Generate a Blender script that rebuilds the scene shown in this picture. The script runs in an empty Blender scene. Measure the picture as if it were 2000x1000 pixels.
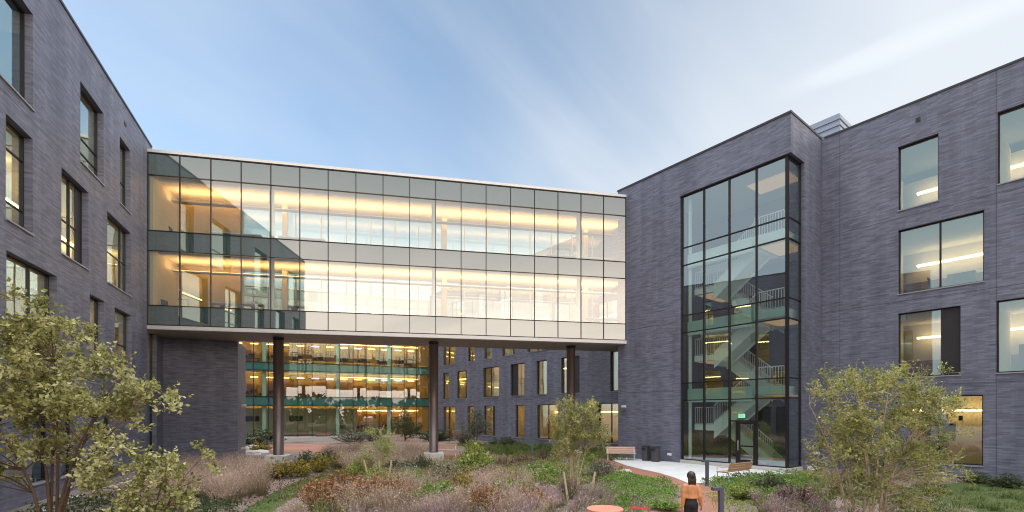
import bpy, bmesh, math, random
import numpy as np
from mathutils import Vector, Matrix, noise as mnoise
R = math.radians
random.seed(7); rng = np.random.default_rng(7)
SC = bpy.context.scene
COL = SC.collection
# ------------------------------------------------------------------ camera
CAMZ = 2.95
cam = bpy.data.cameras.new('camera'); camo = bpy.data.objects.new('camera', cam); COL.objects.link(camo)
camo.location = (0, 0, CAMZ); camo.rotation_euler = (R(90), 0, 0)
cam.sensor_width = 36; cam.lens = 17.0; cam.shift_y = 0.154; cam.clip_start = .1; cam.clip_end = 3000
SC.camera = camo
# ------------------------------------------------------------------ world and sun
SUN_AZ = (0.88, -0.475)            # where the low sun stands (behind and to the right of the viewer)
SUN_EL = R(5)
W = bpy.data.worlds.new('World'); SC.world = W; W.use_nodes = True
def world():
    nt = W.node_tree; nt.nodes.clear(); N = nt.nodes.new; L = nt.links.new
    def math_(op, a, b=None, c=None):
        n = N('ShaderNodeMath'); n.operation = op
        for i, v in enumerate((a, b, c)):
            if v is None: continue
            if isinstance(v, (int, float)): n.inputs[i].default_value = v
            else: L(v, n.inputs[i])
        return n.outputs[0]
    def sstep(v, a, b):
        n = N('ShaderNodeMapRange'); n.interpolation_type = 'SMOOTHSTEP'
        L(v, n.inputs[0]); n.inputs[1].default_value = a; n.inputs[2].default_value = b
        return n.outputs[0]
    def mix(f, a, b):
        n = N('ShaderNodeMix'); n.data_type = 'RGBA'
        if isinstance(f, (int, float)): n.inputs[0].default_value = f
        else: L(f, n.inputs[0])
        for i, v in ((6, a), (7, b)):
            if isinstance(v, tuple): n.inputs[i].default_value = v
            else: L(v, n.inputs[i])
        return n.outputs[2]
    out = N('ShaderNodeOutputWorld'); bg = N('ShaderNodeBackground')
    sky = N('ShaderNodeTexSky'); sky.sky_type = 'NISHITA'; sky.sun_disc = False
    sky.sun_elevation = SUN_EL; sky.sun_rotation = math.atan2(SUN_AZ[0], SUN_AZ[1])
    sky.air_density = 1.0; sky.dust_density = 1.2; sky.ozone_density = 1.5
    tc = N('ShaderNodeTexCoord'); sx = N('ShaderNodeSeparateXYZ'); L(tc.outputs['Generated'], sx.inputs[0])
    x, y, z = sx.outputs
    zz = math_('ADD', math_('MAXIMUM', z, 0.0), 0.16)
    px = math_('DIVIDE', x, zz); py = math_('DIVIDE', y, zz)
    # streaked cirrus: rotate so that the long axis runs to the upper right, stretch along it
    a = R(52)
    u = math_('ADD', math_('MULTIPLY', px, math.cos(a)), math_('MULTIPLY', py, math.sin(a)))
    v = math_('SUBTRACT', math_('MULTIPLY', py, math.cos(a)), math_('MULTIPLY', px, math.sin(a)))
    cb = N('ShaderNodeCombineXYZ'); L(math_('MULTIPLY', u, 0.42), cb.inputs[0]); L(math_('MULTIPLY', v, 1.25), cb.inputs[1])
    n1 = N('ShaderNodeTexNoise'); n1.inputs['Scale'].default_value = 1.1; n1.inputs['Detail'].default_value = 7; n1.inputs['Roughness'].default_value = .5
    n1.inputs['Distortion'].default_value = .35
    L(cb.outputs[0], n1.inputs['Vector'])
    cb2 = N('ShaderNodeCombineXYZ'); L(px, cb2.inputs[0]); L(py, cb2.inputs[1])
    n2 = N('ShaderNodeTexNoise'); n2.inputs['Scale'].default_value = .55; n2.inputs['Detail'].default_value = 3
    L(cb2.outputs[0], n2.inputs['Vector'])
    dens = math_('ADD', math_('MULTIPLY', n1.outputs[0], .8), math_('MULTIPLY', n2.outputs[0], .45))
    # more veil to the right and low down
    az = math_('DIVIDE', x, math_('MAXIMUM', math_('ABSOLUTE', y), .2))
    right = sstep(az, -.1, 1.0)
    low = sstep(z, .60, .28)
    dens = math_('ADD', dens, math_('MULTIPLY', right, .44))
    dens = math_('ADD', dens, math_('MULTIPLY', low, .16))
    dens = math_('ADD', dens, math_('MULTIPLY', sstep(y, .12, -.15), .34))
    fac = math_('MULTIPLY_ADD', sstep(dens, .48, 1.02), .80, .18)
    # one brighter trail
    d = math_('SUBTRACT', math_('ADD', math_('MULTIPLY', px, .624), math_('MULTIPLY', n1.outputs[0], .10)), math_('ADD', math_('MULTIPLY', py, -.781), 1.322))
    trail = math_('SUBTRACT', 1.0, sstep(math_('ABSOLUTE', d), .0, .055))
    trail = math_('MULTIPLY', trail, sstep(px, .58, .85))
    fac = math_('MINIMUM', math_('ADD', fac, math_('MULTIPLY', trail, .25)), .97)
    dt = math_('ADD', math_('MULTIPLY', x, GLOW_AZ[0]), math_('MULTIPLY', y, GLOW_AZ[1]))
    near = math_('MULTIPLY', sstep(dt, .25, .95), math_('MULTIPLY_ADD', sstep(z, .50, .14), .93, .07))
    near = math_('MULTIPLY', near, math_('MULTIPLY_ADD', n1.outputs[0], 1.5, .22))
    over = math_('MULTIPLY_ADD', sstep(z, .70, .90), 4.5, math_('MULTIPLY_ADD', trail, .085, 1.0))  # unseen bright cloud overhead, added to light the ground; trail lifted slightly too
    cloud = mix(near, (3.45, 3.68, 3.95, 1), CLOUD_SUN)
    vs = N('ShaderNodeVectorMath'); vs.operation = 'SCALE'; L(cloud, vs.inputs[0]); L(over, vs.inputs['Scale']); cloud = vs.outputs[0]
    fac = math_('MAXIMUM', fac, math_('MULTIPLY', sstep(z, .72, .88), .85))  # fills in the added cloud above the view
    back = math_('MAXIMUM', fac, math_('MULTIPLY', near, .8))
    mul = N('ShaderNodeMix'); mul.data_type = 'RGBA'; mul.blend_type = 'MULTIPLY'; mul.inputs[0].default_value = 1
    L(sky.outputs[0], mul.inputs[6]); mul.inputs[7].default_value = SKY_MUL
    c = mix(back, mul.outputs[2], cloud)
    L(c, bg.inputs[0]); bg.inputs[1].default_value = SKY_STR
    L(bg.outputs[0], out.inputs[0])
GLOW_AZ = (.40, -.917)              # the bank of sunset cloud behind the viewer
SKY_STR = .10
SKY_MUL = (1.25, 1.62, 2.05, 1)
CLOUD_SUN = (13.6, 11.7, 9.9, 1)
world()
sun = bpy.data.lights.new('sun', 'SUN'); suno = bpy.data.objects.new('sun', sun); COL.objects.link(suno)
sun.energy = .6; sun.angle = R(14); sun.color = (1, .86, .70)
sd = Vector((SUN_AZ[0]*math.cos(SUN_EL), SUN_AZ[1]*math.cos(SUN_EL), math.sin(SUN_EL)))
suno.rotation_euler = sd.to_track_quat('Z', 'Y').to_euler()
SC.view_settings.view_transform = 'Standard'; SC.view_settings.look = 'None'
SC.view_settings.exposure = 1.28; SC.view_settings.gamma = 1
SC.cycles.use_denoising = True
SC.cycles.filter_width = 1.1
SC.cycles.max_bounces = 8; SC.cycles.transparent_max_bounces = 24; SC.cycles.glossy_bounces = 4
SC.cycles.sample_clamp_indirect = 6; SC.cycles.caustics_reflective = False; SC.cycles.caustics_refractive = False

# ------------------------------------------------------------------ helpers
F_PX, HOR = 944.4, 808.0
def uu(px): return (px-1000.0)/F_PX
def gp(px, py, z=0.0):
    Y = (CAMZ-z)*F_PX/(py-HOR); return Vector((uu(px)*Y, Y, z))
def at(px, py, Y): return Vector((uu(px)*Y, Y, CAMZ+(HOR-py)/F_PX*Y))
def topx(X, Y, Z=0): return 1000+F_PX*X/Y, HOR-F_PX*(Z-CAMZ)/Y

class Frame:                                  # a vertical plane: s along, d inward, z up
    def __init__(self, o, e, n):              # n = outward normal
        self.o = Vector((o[0], o[1], 0)); self.e = Vector((e[0], e[1], 0)).normalized(); self.n = Vector((n[0], n[1], 0)).normalized()
    def p(self, s, d, z): return self.o+self.e*s-self.n*d+Vector((0, 0, z))
    def s(self, px, d=0):                     # where the sight line of a pixel column meets the plane
        u = uu(px); o = self.o-self.n*d
        Y = None
        # (o+e s).x = u (o+e s).y
        s = (u*o.y-o.x)/(self.e.x-u*self.e.y); return s

class MB:
    def __init__(self): self.v = []; self.f = []; self.uv = []; self.mi = []; self.at = []
    def quad(self, a, b, c, d, uv=None, mi=0):
        i = len(self.v); self.v += [tuple(a), tuple(b), tuple(c), tuple(d)]; self.f.append((i, i+1, i+2, i+3)); self.mi.append(mi)
        self.uv += list(uv) if uv else [(0, 0)]*4
    def tri(self, a, b, c, mi=0):
        i = len(self.v); self.v += [tuple(a), tuple(b), tuple(c)]; self.f.append((i, i+1, i+2)); self.mi.append(mi); self.uv += [(0, 0)]*3
    def box(self, o, ex, ey, ez, mi=0):       # oriented box from a corner and three edge vectors
        o, ex, ey, ez = Vector(o), Vector(ex), Vector(ey), Vector(ez)
        if ex.cross(ey).dot(ez) < 0: ex, ey = ey, ex
        i = len(self.v)
        P = [o, o+ex, o+ex+ey, o+ey, o+ez, o+ex+ez, o+ex+ey+ez, o+ey+ez]
        self.v += [tuple(p) for p in P]
        lx, ly, lz = ex.length, ey.length, ez.length
        for q, (a, b) in (((0, 3, 2, 1), (ly, lx)), ((4, 5, 6, 7), (lx, ly)), ((0, 1, 5, 4), (lx, lz)), ((1, 2, 6, 5), (ly, lz)), ((2, 3, 7, 6), (lx, lz)), ((3, 0, 4, 7), (ly, lz))):
            self.f.append(tuple(i+k for k in q)); self.mi.append(mi); self.uv += [(0, o.z), (a, o.z), (a, o.z+b), (0, o.z+b)]
    def fbox(self, fr, s0, s1, d0, d1, z0, z1, mi=0):
        self.box(fr.p(s0, d0, z0), fr.e*(s1-s0), -fr.n*(d1-d0), Vector((0, 0, z1-z0)), mi)
    def cbox(self, c, sx, sy, sz, rz=0, mi=0): # centred in x,y, standing on c.z
        ex = Vector((math.cos(rz), math.sin(rz), 0)); ey = Vector((-math.sin(rz), math.cos(rz), 0))
        self.box(Vector(c)-ex*sx/2-ey*sy/2, ex*sx, ey*sy, Vector((0, 0, sz)), mi)
    def tube(self, pts, rad, n=8, cap=True, mi=0):
        pts = [Vector(p) for p in pts]; rad = rad if hasattr(rad, '__len__') else [rad]*len(pts)
        i0 = len(self.v); m = len(pts)
        t0 = (pts[1]-pts[0]).normalized(); up = Vector((0, 0, 1)) if abs(t0.z) < .9 else Vector((1, 0, 0))
        for k in range(m):
            t = (pts[min(k+1, m-1)]-pts[max(k-1, 0)]).normalized()
            a = t.cross(up)
            if a.length < 1e-4: a = t.cross(Vector((0, 1, 0)))
            a.normalize(); b = t.cross(a).normalized(); up = -b.cross(t) if False else up
            for j in range(n):
                w = 2*math.pi*j/n; self.v.append(tuple(pts[k]+(a*math.cos(w)+b*math.sin(w))*rad[k]))
        for k in range(m-1):
            for j in range(n):
                j2 = (j+1) % n
                self.f.append((i0+k*n+j, i0+k*n+j2, i0+(k+1)*n+j2, i0+(k+1)*n+j)); self.mi.append(mi); self.uv += [(j/n, k), ((j+1)/n, k), ((j+1)/n, k+1), (j/n, k+1)]
        if cap:
            self.f.append(tuple(i0+j for j in range(n))); self.mi.append(mi); self.uv += [(0, 0)]*n
            self.f.append(tuple(i0+(m-1)*n+j for j in reversed(range(n)))); self.mi.append(mi); self.uv += [(0, 0)]*n
    def lathe(self, c, prof, n=24, sx=1, sy=1, rz=0):
        i0 = len(self.v); m = len(prof); c = Vector(c); cr, sr = math.cos(rz), math.sin(rz)
        for r, z in prof:
            for j in range(n):
                w = 2*math.pi*j/n; x, y = r*math.cos(w)*sx, r*math.sin(w)*sy
                self.v.append((c.x+x*cr-y*sr, c.y+x*sr+y*cr, c.z+z))
        for k in range(m-1):
            for j in range(n):
                j2 = (j+1) % n
                self.f.append((i0+k*n+j, i0+k*n+j2, i0+(k+1)*n+j2, i0+(k+1)*n+j)); self.mi.append(0); self.uv += [(0, 0)]*4
        self.f.append(tuple(i0+j for j in reversed(range(n)))); self.mi.append(0); self.uv += [(0, 0)]*n
        self.f.append(tuple(i0+(m-1)*n+j for j in range(n))); self.mi.append(0); self.uv += [(0, 0)]*n
    def ball(self, c, r, n=12, m=8, s=(1, 1, 1)):
        i0 = len(self.v); c = Vector(c)
        self.v.append((c.x, c.y, c.z-r*s[2]))
        for k in range(1, m):
            ph = -math.pi/2+math.pi*k/m
            for j in range(n):
                w = 2*math.pi*j/n
                self.v.append((c.x+r*s[0]*math.cos(ph)*math.cos(w), c.y+r*s[1]*math.cos(ph)*math.sin(w), c.z+r*s[2]*math.sin(ph)))
        self.v.append((c.x, c.y, c.z+r*s[2])); top = len(self.v)-1
        for j in range(n):
            j2 = (j+1) % n
            self.f.append((i0, i0+1+j2, i0+1+j)); self.f.append((top, top-n+j, top-n+j2)); self.mi += [0, 0]; self.uv += [(0, 0)]*6
            for k in range(m-2):
                a = i0+1+k*n
                self.f.append((a+j, a+j2, a+n+j2, a+n+j)); self.mi.append(0); self.uv += [(0, 0)]*4
    def build(self, name, mat, parent=None, smooth=False, bevel=0):
        o0 = parent_origin(parent)
        me = bpy.data.meshes.new(name)
        me.from_pydata([(v[0]-o0.x, v[1]-o0.y, v[2]-o0.z) for v in self.v], [], self.f)
        ul = me.uv_layers.new(name='UVMap'); ul.data.foreach_set('uv', np.array(self.uv, dtype=np.float32).ravel())
        for m in (mat if isinstance(mat, (list, tuple)) else [mat]): me.materials.append(m)
        me.polygons.foreach_set('material_index', self.mi)
        if smooth: me.polygons.foreach_set('use_smooth', [True]*len(me.polygons))
        me.update()
        o = bpy.data.objects.new(name, me); COL.objects.link(o)
        if parent is not None: o.parent = parent
        if bevel:
            b = o.modifiers.new('bevel', 'BEVEL'); b.width = bevel; b.segments = 2; b.limit_method = 'ANGLE'
        return o
def parent_origin(p):
    v = Vector((0, 0, 0))
    while p is not None: v += p.location; p = p.parent
    return v
def thing(name, label, cat, loc=(0, 0, 0), group=None):
    o = bpy.data.objects.new(name, None); COL.objects.link(o); o.location = loc; o.empty_display_size = .2
    o['label'] = label; o['category'] = cat
    if group: o['group'] = group
    return o
def tag(o, label, cat, group=None, kind=None):
    o['label'] = label; o['category'] = cat
    if group: o['group'] = group
    if kind: o['kind'] = kind
    return o
def struct(o): o['kind'] = 'structure'; return o
def copy_thing(o, loc, rz, label, group=None, scale=None):
    c = o.copy(); COL.objects.link(c); c.location = loc; c.rotation_euler = (0, 0, rz); c['label'] = label
    if scale: c.scale = scale if hasattr(scale, '__len__') else (scale,)*3
    if group: c['group'] = group
    for ch in list(o.children):
        k = ch.copy(); COL.objects.link(k); k.parent = c
        for g in list(ch.children):
            q = g.copy(); COL.objects.link(q); q.parent = k
    return c

# ------------------------------------------------------------------ materials
def newmat(name):
    m = bpy.data.materials.new(name); m.use_nodes = True; nt = m.node_tree; nt.nodes.clear()
    return m, nt, nt.nodes.new, nt.links.new
def c4(c): return (c[0], c[1], c[2], 1)
def plain(name, col, rough=.6, metal=0, var=.12, scale=6, bump=0, spec=.5, emit=None):
    m, nt, N, L = newmat(name)
    out = N('ShaderNodeOutputMaterial'); b = N('ShaderNodeBsdfPrincipled'); L(b.outputs[0], out.inputs[0])
    tc = N('ShaderNodeTexCoord'); n = N('ShaderNodeTexNoise'); n.inputs['Scale'].default_value = scale; n.inputs['Detail'].default_value = 5
    L(tc.outputs['Object'], n.inputs['Vector'])
    mx = N('ShaderNodeMix'); mx.data_type = 'RGBA'; L(n.outputs[0], mx.inputs[0])
    mx.inputs[6].default_value = c4([k*(1-var) for k in col]); mx.inputs[7].default_value = c4([k*(1+var) for k in col])
    L(mx.outputs[2], b.inputs['Base Color']); b.inputs['Roughness'].default_value = rough; b.inputs['Metallic'].default_value = metal
    b.inputs['Specular IOR Level'].default_value = spec
    if bump:
        bp = N('ShaderNodeBump'); bp.inputs['Strength'].default_value = bump; bp.inputs['Distance'].default_value = .02; L(n.outputs[0], bp.inputs['Height']); L(bp.outputs[0], b.inputs['Normal'])
    if emit:
        b.inputs['Emission Color'].default_value = c4(emit[0]); b.inputs['Emission Strength'].default_value = emit[1]
    return m
def brick(name, c1, c2, mortar, warm=0):
    m, nt, N, L = newmat(name)
    out = N('ShaderNodeOutputMaterial'); b = N('ShaderNodeBsdfPrincipled'); L(b.outputs[0], out.inputs[0])
    uv = N('ShaderNodeUVMap')
    br = N('ShaderNodeTexBrick'); L(uv.outputs[0], br.inputs['Vector'])
    br.inputs['Scale'].default_value = 1; br.inputs['Brick Width'].default_value = .40; br.inputs['Row Height'].default_value = .07
    br.inputs['Mortar Size'].default_value = .006; br.inputs['Mortar Smooth'].default_value = .2; br.inputs['Bias'].default_value = -.1; br.offset = .37
    br.inputs['Color1'].default_value = c4(c1); br.inputs['Color2'].default_value = c4(c2); br.inputs['Mortar'].default_value = c4(mortar)
    # drifts of darker and paler bricks, long along the courses
    mp = N('ShaderNodeMapping'); mp.inputs['Scale'].default_value = (.9, 8.5, 1); L(uv.outputs[0], mp.inputs[0])
    n = N('ShaderNodeTexNoise'); n.inputs['Scale'].default_value = 1.25; n.inputs['Detail'].default_value = 5; n.inputs['Roughness'].default_value = .6; L(mp.outputs[0], n.inputs['Vector'])
    rp = N('ShaderNodeValToRGB'); rp.color_ramp.elements[0].position = .30; rp.color_ramp.elements[0].color = (.62, .61, .62, 1)
    rp.color_ramp.elements[1].position = .52; rp.color_ramp.elements[1].color = (1.08, 1.08, 1.08, 1); L(n.outputs[0], rp.inputs[0])
    mu = N('ShaderNodeMix'); mu.data_type = 'RGBA'; mu.blend_type = 'MULTIPLY'; mu.inputs[0].default_value = .9
    L(br.outputs[0], mu.inputs[6]); L(rp.outputs[0], mu.inputs[7])
    # broad weathering
    n2 = N('ShaderNodeTexNoise'); n2.inputs['Scale'].default_value = .22; n2.inputs['Detail'].default_value = 3; L(uv.outputs[0], n2.inputs['Vector'])
    r2 = N('ShaderNodeValToRGB'); r2.color_ramp.elements[0].color = (.8, .8, .82, 1); r2.color_ramp.elements[1].color = (1.2, 1.18, 1.15, 1); L(n2.outputs[0], r2.inputs[0])
    mu2 = N('ShaderNodeMix'); mu2.data_type = 'RGBA'; mu2.blend_type = 'MULTIPLY'; mu2.inputs[0].default_value = 1
    
    m3 = N('ShaderNodeMapping'); m3.inputs['Scale'].default_value = (1.5, .10, 1); L(uv.outputs[0], m3.inputs[0])      # run-down stains
    n3 = N('ShaderNodeTexNoise'); n3.inputs['Scale'].default_value = .9; n3.inputs['Detail'].default_value = 5; L(m3.outputs[0], n3.inputs['Vector'])
    r3 = N('ShaderNodeValToRGB'); r3.color_ramp.elements[0].position = .35; r3.color_ramp.elements[0].color = (.80, .80, .80, 1); r3.color_ramp.elements[1].position = .62; r3.color_ramp.elements[1].color = (1.06, 1.05, 1.04, 1); L(n3.outputs[0], r3.inputs[0])
    mu3 = N('ShaderNodeMix'); mu3.data_type = 'RGBA'; mu3.blend_type = 'MULTIPLY'; mu3.inputs[0].default_value = 1; L(mu.outputs[2], mu3.inputs[6]); L(r3.outputs[0], mu3.inputs[7]); mu = mu3
    L(mu.outputs[2], mu2.inputs[6]); L(r2.outputs[0], mu2.inputs[7]); L(mu2.outputs[2], b.inputs['Base Color'])
    b.inputs['Roughness'].default_value = .5
    bp = N('ShaderNodeBump'); bp.inputs['Strength'].default_value = .5; bp.inputs['Distance'].default_value = .01
    L(br.outputs['Fac'], bp.inputs['Height']); bp.invert = True; L(bp.outputs[0], b.inputs['Normal'])
    return m
def _fac(N, L, r0, ex):
    lw = N('ShaderNodeLayerWeight'); lw.inputs[0].default_value = .5
    p = N('ShaderNodeMath'); p.operation = 'POWER'; L(lw.outputs['Facing'], p.inputs[0]); p.inputs[1].default_value = ex
    q = N('ShaderNodeMath'); q.operation = 'MULTIPLY_ADD'; L(p.outputs[0], q.inputs[0]); q.inputs[1].default_value = .96-r0; q.inputs[2].default_value = r0
    return q.outputs[0]
def glass(name, tint, r0, spec_tint=(1, 1, 1), ex=4.0):
    m, nt, N, L = newmat(name)
    out = N('ShaderNodeOutputMaterial'); t = N('ShaderNodeBsdfTransparent'); t.inputs[0].default_value = c4(tint)
    g = N('ShaderNodeBsdfGlossy'); g.inputs['Roughness'].default_value = 0.0; g.inputs[0].default_value = c4(spec_tint)
    # very slight roller-wave distortion of tempered glass
    tc = N('ShaderNodeTexCoord'); nz = N('ShaderNodeTexNoise'); nz.inputs['Scale'].default_value = .55; nz.inputs['Detail'].default_value = 1; L(tc.outputs['Object'], nz.inputs['Vector'])
    bp = N('ShaderNodeBump'); bp.inputs['Strength'].default_value = .12; bp.inputs['Distance'].default_value = .02; L(nz.outputs[0], bp.inputs['Height']); 
    oi = N('ShaderNodeObjectInfo'); wn = N('ShaderNodeTexWhiteNoise'); wn.noise_dimensions = '1D'; L(oi.outputs['Random'], wn.inputs['W'])   # every pane sits a hair out of true
    vm = N('ShaderNodeVectorMath'); vm.operation = 'MULTIPLY_ADD'; L(wn.outputs['Color'], vm.inputs[0]); vm.inputs[1].default_value = (.010,)*3; L(bp.outputs[0], vm.inputs[2])
    v2 = N('ShaderNodeVectorMath'); v2.operation = 'SUBTRACT'; L(vm.outputs[0], v2.inputs[0]); v2.inputs[1].default_value = (.005,)*3
    v3 = N('ShaderNodeVectorMath'); v3.operation = 'NORMALIZE'; L(v2.outputs[0], v3.inputs[0]); L(v3.outputs[0], g.inputs['Normal'])
    mx = N('ShaderNodeMixShader'); L(_fac(N, L, r0, ex), mx.inputs[0]); L(t.outputs[0], mx.inputs[1]); L(g.outputs[0], mx.inputs[2]); L(mx.outputs[0], out.inputs[0])
    return m
def spandrel(name, col, r0, ex=4.0):
    m, nt, N, L = newmat(name)
    out = N('ShaderNodeOutputMaterial'); t = N('ShaderNodeBsdfDiffuse'); t.inputs[0].default_value = c4(col)
    g = N('ShaderNodeBsdfGlossy'); g.inputs['Roughness'].default_value = 0.02
    mx = N('ShaderNodeMixShader'); L(_fac(N, L, r0, ex), mx.inputs[0]); L(t.outputs[0], mx.inputs[1]); L(g.outputs[0], mx.inputs[2]); L(mx.outputs[0], out.inputs[0])
    return m
def emitter(name, col, k):
    m, nt, N, L = newmat(name); out = N('ShaderNodeOutputMaterial'); e = N('ShaderNodeEmission'); e.inputs[0].default_value = c4(col); e.inputs[1].default_value = k
    L(e.outputs[0], out.inputs[0]); return m
def leafmat(name, cols, trans=.35, rough=.55):
    m, nt, N, L = newmat(name)
    out = N('ShaderNodeOutputMaterial'); b = N('ShaderNodeBsdfPrincipled'); tr = N('ShaderNodeBsdfTranslucent')
    a = N('ShaderNodeAttribute'); a.attribute_name = 'lv'; rp = N('ShaderNodeValToRGB'); el = rp.color_ramp.elements
    while len(el) < len(cols): el.new(.5)
    for i, c in enumerate(cols): el[i].position = i/(len(cols)-1); el[i].color = c4(c)
    L(a.outputs['Fac'], rp.inputs[0]); L(rp.outputs[0], b.inputs['Base Color']); b.inputs['Roughness'].default_value = rough; b.inputs['Specular IOR Level'].default_value = .35
    L(rp.outputs[0], tr.inputs[0]); mx = N('ShaderNodeMixShader'); mx.inputs[0].default_value = trans
    L(b.outputs[0], mx.inputs[1]); L(tr.outputs[0], mx.inputs[2]); L(mx.outputs[0], out.inputs[0])
    return m
def groundmat(name, cols, scale, rough=.9, bump=.6, extra=None):
    m, nt, N, L = newmat(name)
    out = N('ShaderNodeOutputMaterial'); b = N('ShaderNodeBsdfPrincipled'); L(b.outputs[0], out.inputs[0]); b.inputs['Roughness'].default_value = rough; b.inputs['Specular IOR Level'].default_value = .2
    tc = N('ShaderNodeTexCoord'); n = N('ShaderNodeTexNoise'); n.inputs['Scale'].default_value = scale; n.inputs['Detail'].default_value = 9; n.inputs['Roughness'].default_value = .68; L(tc.outputs['Object'], n.inputs['Vector'])
    n3 = N('ShaderNodeTexNoise'); n3.inputs['Scale'].default_value = .35; n3.inputs['Detail'].default_value = 4; L(tc.outputs['Object'], n3.inputs['Vector'])
    ad = N('ShaderNodeMath'); ad.operation = 'MULTIPLY_ADD'; L(n3.outputs[0], ad.inputs[0]); ad.inputs[1].default_value = .5; L(n.outputs[0], ad.inputs[2])
    sb = N('ShaderNodeMath'); sb.operation = 'SUBTRACT'; L(ad.outputs[0], sb.inputs[0]); sb.inputs[1].default_value = .25
    rp = N('ShaderNodeValToRGB'); el = rp.color_ramp.elements
    while len(el) < len(cols): el.new(.5)
    for i, c in enumerate(cols): el[i].position = .28+.44*i/(len(cols)-1); el[i].color = c4(c)
    L(sb.outputs[0], rp.inputs[0]); L(rp.outputs[0], b.inputs['Base Color'])
    bp = N('ShaderNodeBump'); bp.inputs['Strength'].default_value = bump; bp.inputs['Distance'].default_value = .04; L(n.outputs[0], bp.inputs['Height']); L(bp.outputs[0], b.inputs['Normal'])
    return m
M = dict(
    brick=brick('dark_brick', (.188, .197, .268), (.112, .117, .158), (.138, .142, .178)),
    coping=plain('dark_coping', (.05, .048, .055), .4, .3),
    bronze=plain('bronze_metal', (.028, .023, .023), .38, .5),
    panel=plain('dark_metal_panel', (.045, .037, .04), .42, .4, .06),
    sill=plain('grey_sill', (.30, .29, .31), .5, 0, .1),
    alu=plain('pale_aluminium', (.62, .60, .58), .4, .3, .05),
    soffit=plain('soffit_panel', (.30, .27, .245), .6, 0, .05),
    roofing=plain('roofing', (.25, .25, .26), .9),
    stair_light=emitter('stair_light', (1, .60, .28), .17),
    plaster=plain('plaster_wall', (.66, .63, .60), .85, 0, .05),
    white=plain('white_paint', (.74, .73, .70), .6, 0, .05),
    mint=plain('pale_stringer', (.76, .88, .81), .55, 0, .05),
    cream=plain('cream_wall', (.72, .62, .45), .8, 0, .05),
    ochre=plain('ochre_wall', (.60, .44, .22), .8, 0, .08, 2),
    wood=plain('warm_wood', (.36, .19, .075), .55, 0, .3, 3),
    brown=plain('brown_wall', (.13, .085, .06), .7, 0, .15, 2),
    ceil=plain('ceiling_white', (.70, .69, .66), .9, 0, .03),
    carpet=plain('carpet', (.14, .13, .12), .95, 0, .2, 20),
    slate=plain('slate_panel', (.06, .10, .12), .6),
    gbridge=glass('bridge_glass', (.74, .82, .77), .28),
    gwin=glass('window_glass', (.76, .86, .82), .32, (.76, .99, 1), 2.2),
    gtower=glass('tower_glass', (.88, .96, .91), .32, (.80, .94, 1), 2.6),
    gfar=glass('far_glass', (.72, .86, .76), .19),
    span=spandrel('spandrel_glass', (.055, .095, .09), .29),
    spanfar=spandrel('far_spandrel_glass', (.06, .17, .14), .13),
    spantower=glass('tower_spandrel_glass', (.50, .68, .62), .26),
    warm=emitter('warm_light', (1, .54, .16), 6.5),
    warml=emitter('warm_light_left', (1, .60, .22), 8),
    warm2=emitter('warm_light_soft', (1, .66, .32), 3.6),
    cove=emitter('cove_light', (1, .60, .26), 9),
    exitg=emitter('exit_sign_light', (.35, .9, .6), .7),
    lampw=emitter('wall_lamp_light', (1, .95, .88), 2.0),
    colm=plain('bronze_column', (.115, .082, .072), .38, .55, .06, 2),
    conc=plain('concrete', (.52, .50, .47), .85, 0, .12, 5, .2),
    steel=plain('dark_grey_steel', (.10, .11, .15), .5, .3),
    bench_wood=plain('bench_slats', (.56, .36, .27), .6, 0, .12, 8),
    bench_wood2=plain('bench_slats_tan', (.52, .30, .19), .6, 0, .12, 8),
    bench_metal=plain('pale_bench_metal', (.66, .64, .64), .45, .2, .05),
    bin=plain('bin_grey', (.075, .075, .085), .5, .2, .08),
    coral=plain('coral_paint', (.78, .25, .165), .45, 0, .04),
    redpaint=plain('red_orange_paint', (.62, .105, .05), .45, 0, .06),
    navy=plain('navy_fabric', (.02, .035, .07), .8),
    dark=plain('dark_plastic', (.02, .02, .022), .5),
    pinkf=plain('rose_fabric', (.42, .20, .15), .8),
    bark=plain('brown_bark', (.12, .075, .05), .85, 0, .35, 14, .6),
    birch=plain('birch_bark', (.50, .38, .28), .8, 0, .35, 9, .5),
    stake=plain('stake_wood', (.56, .42, .27), .8, 0, .2, 9),
    rock=plain('pale_stone', (.50, .47, .45), .9, 0, .2, 4, .6),
    louvre=plain('louvre_metal', (.33, .36, .43), .4, .5, .05),
)
# ------------------------------------------------------------------ levels
FL = [0.35, 4.50, 8.63, 12.77, 17.0]; TOPZ = 18.0
WZ = [(0.62, 3.80), (4.74, 7.90), (8.86, 12.02), (12.99, 16.14)]       # sill and head of the punched windows
GS, GSp = (3.87, 4.92), None

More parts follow.
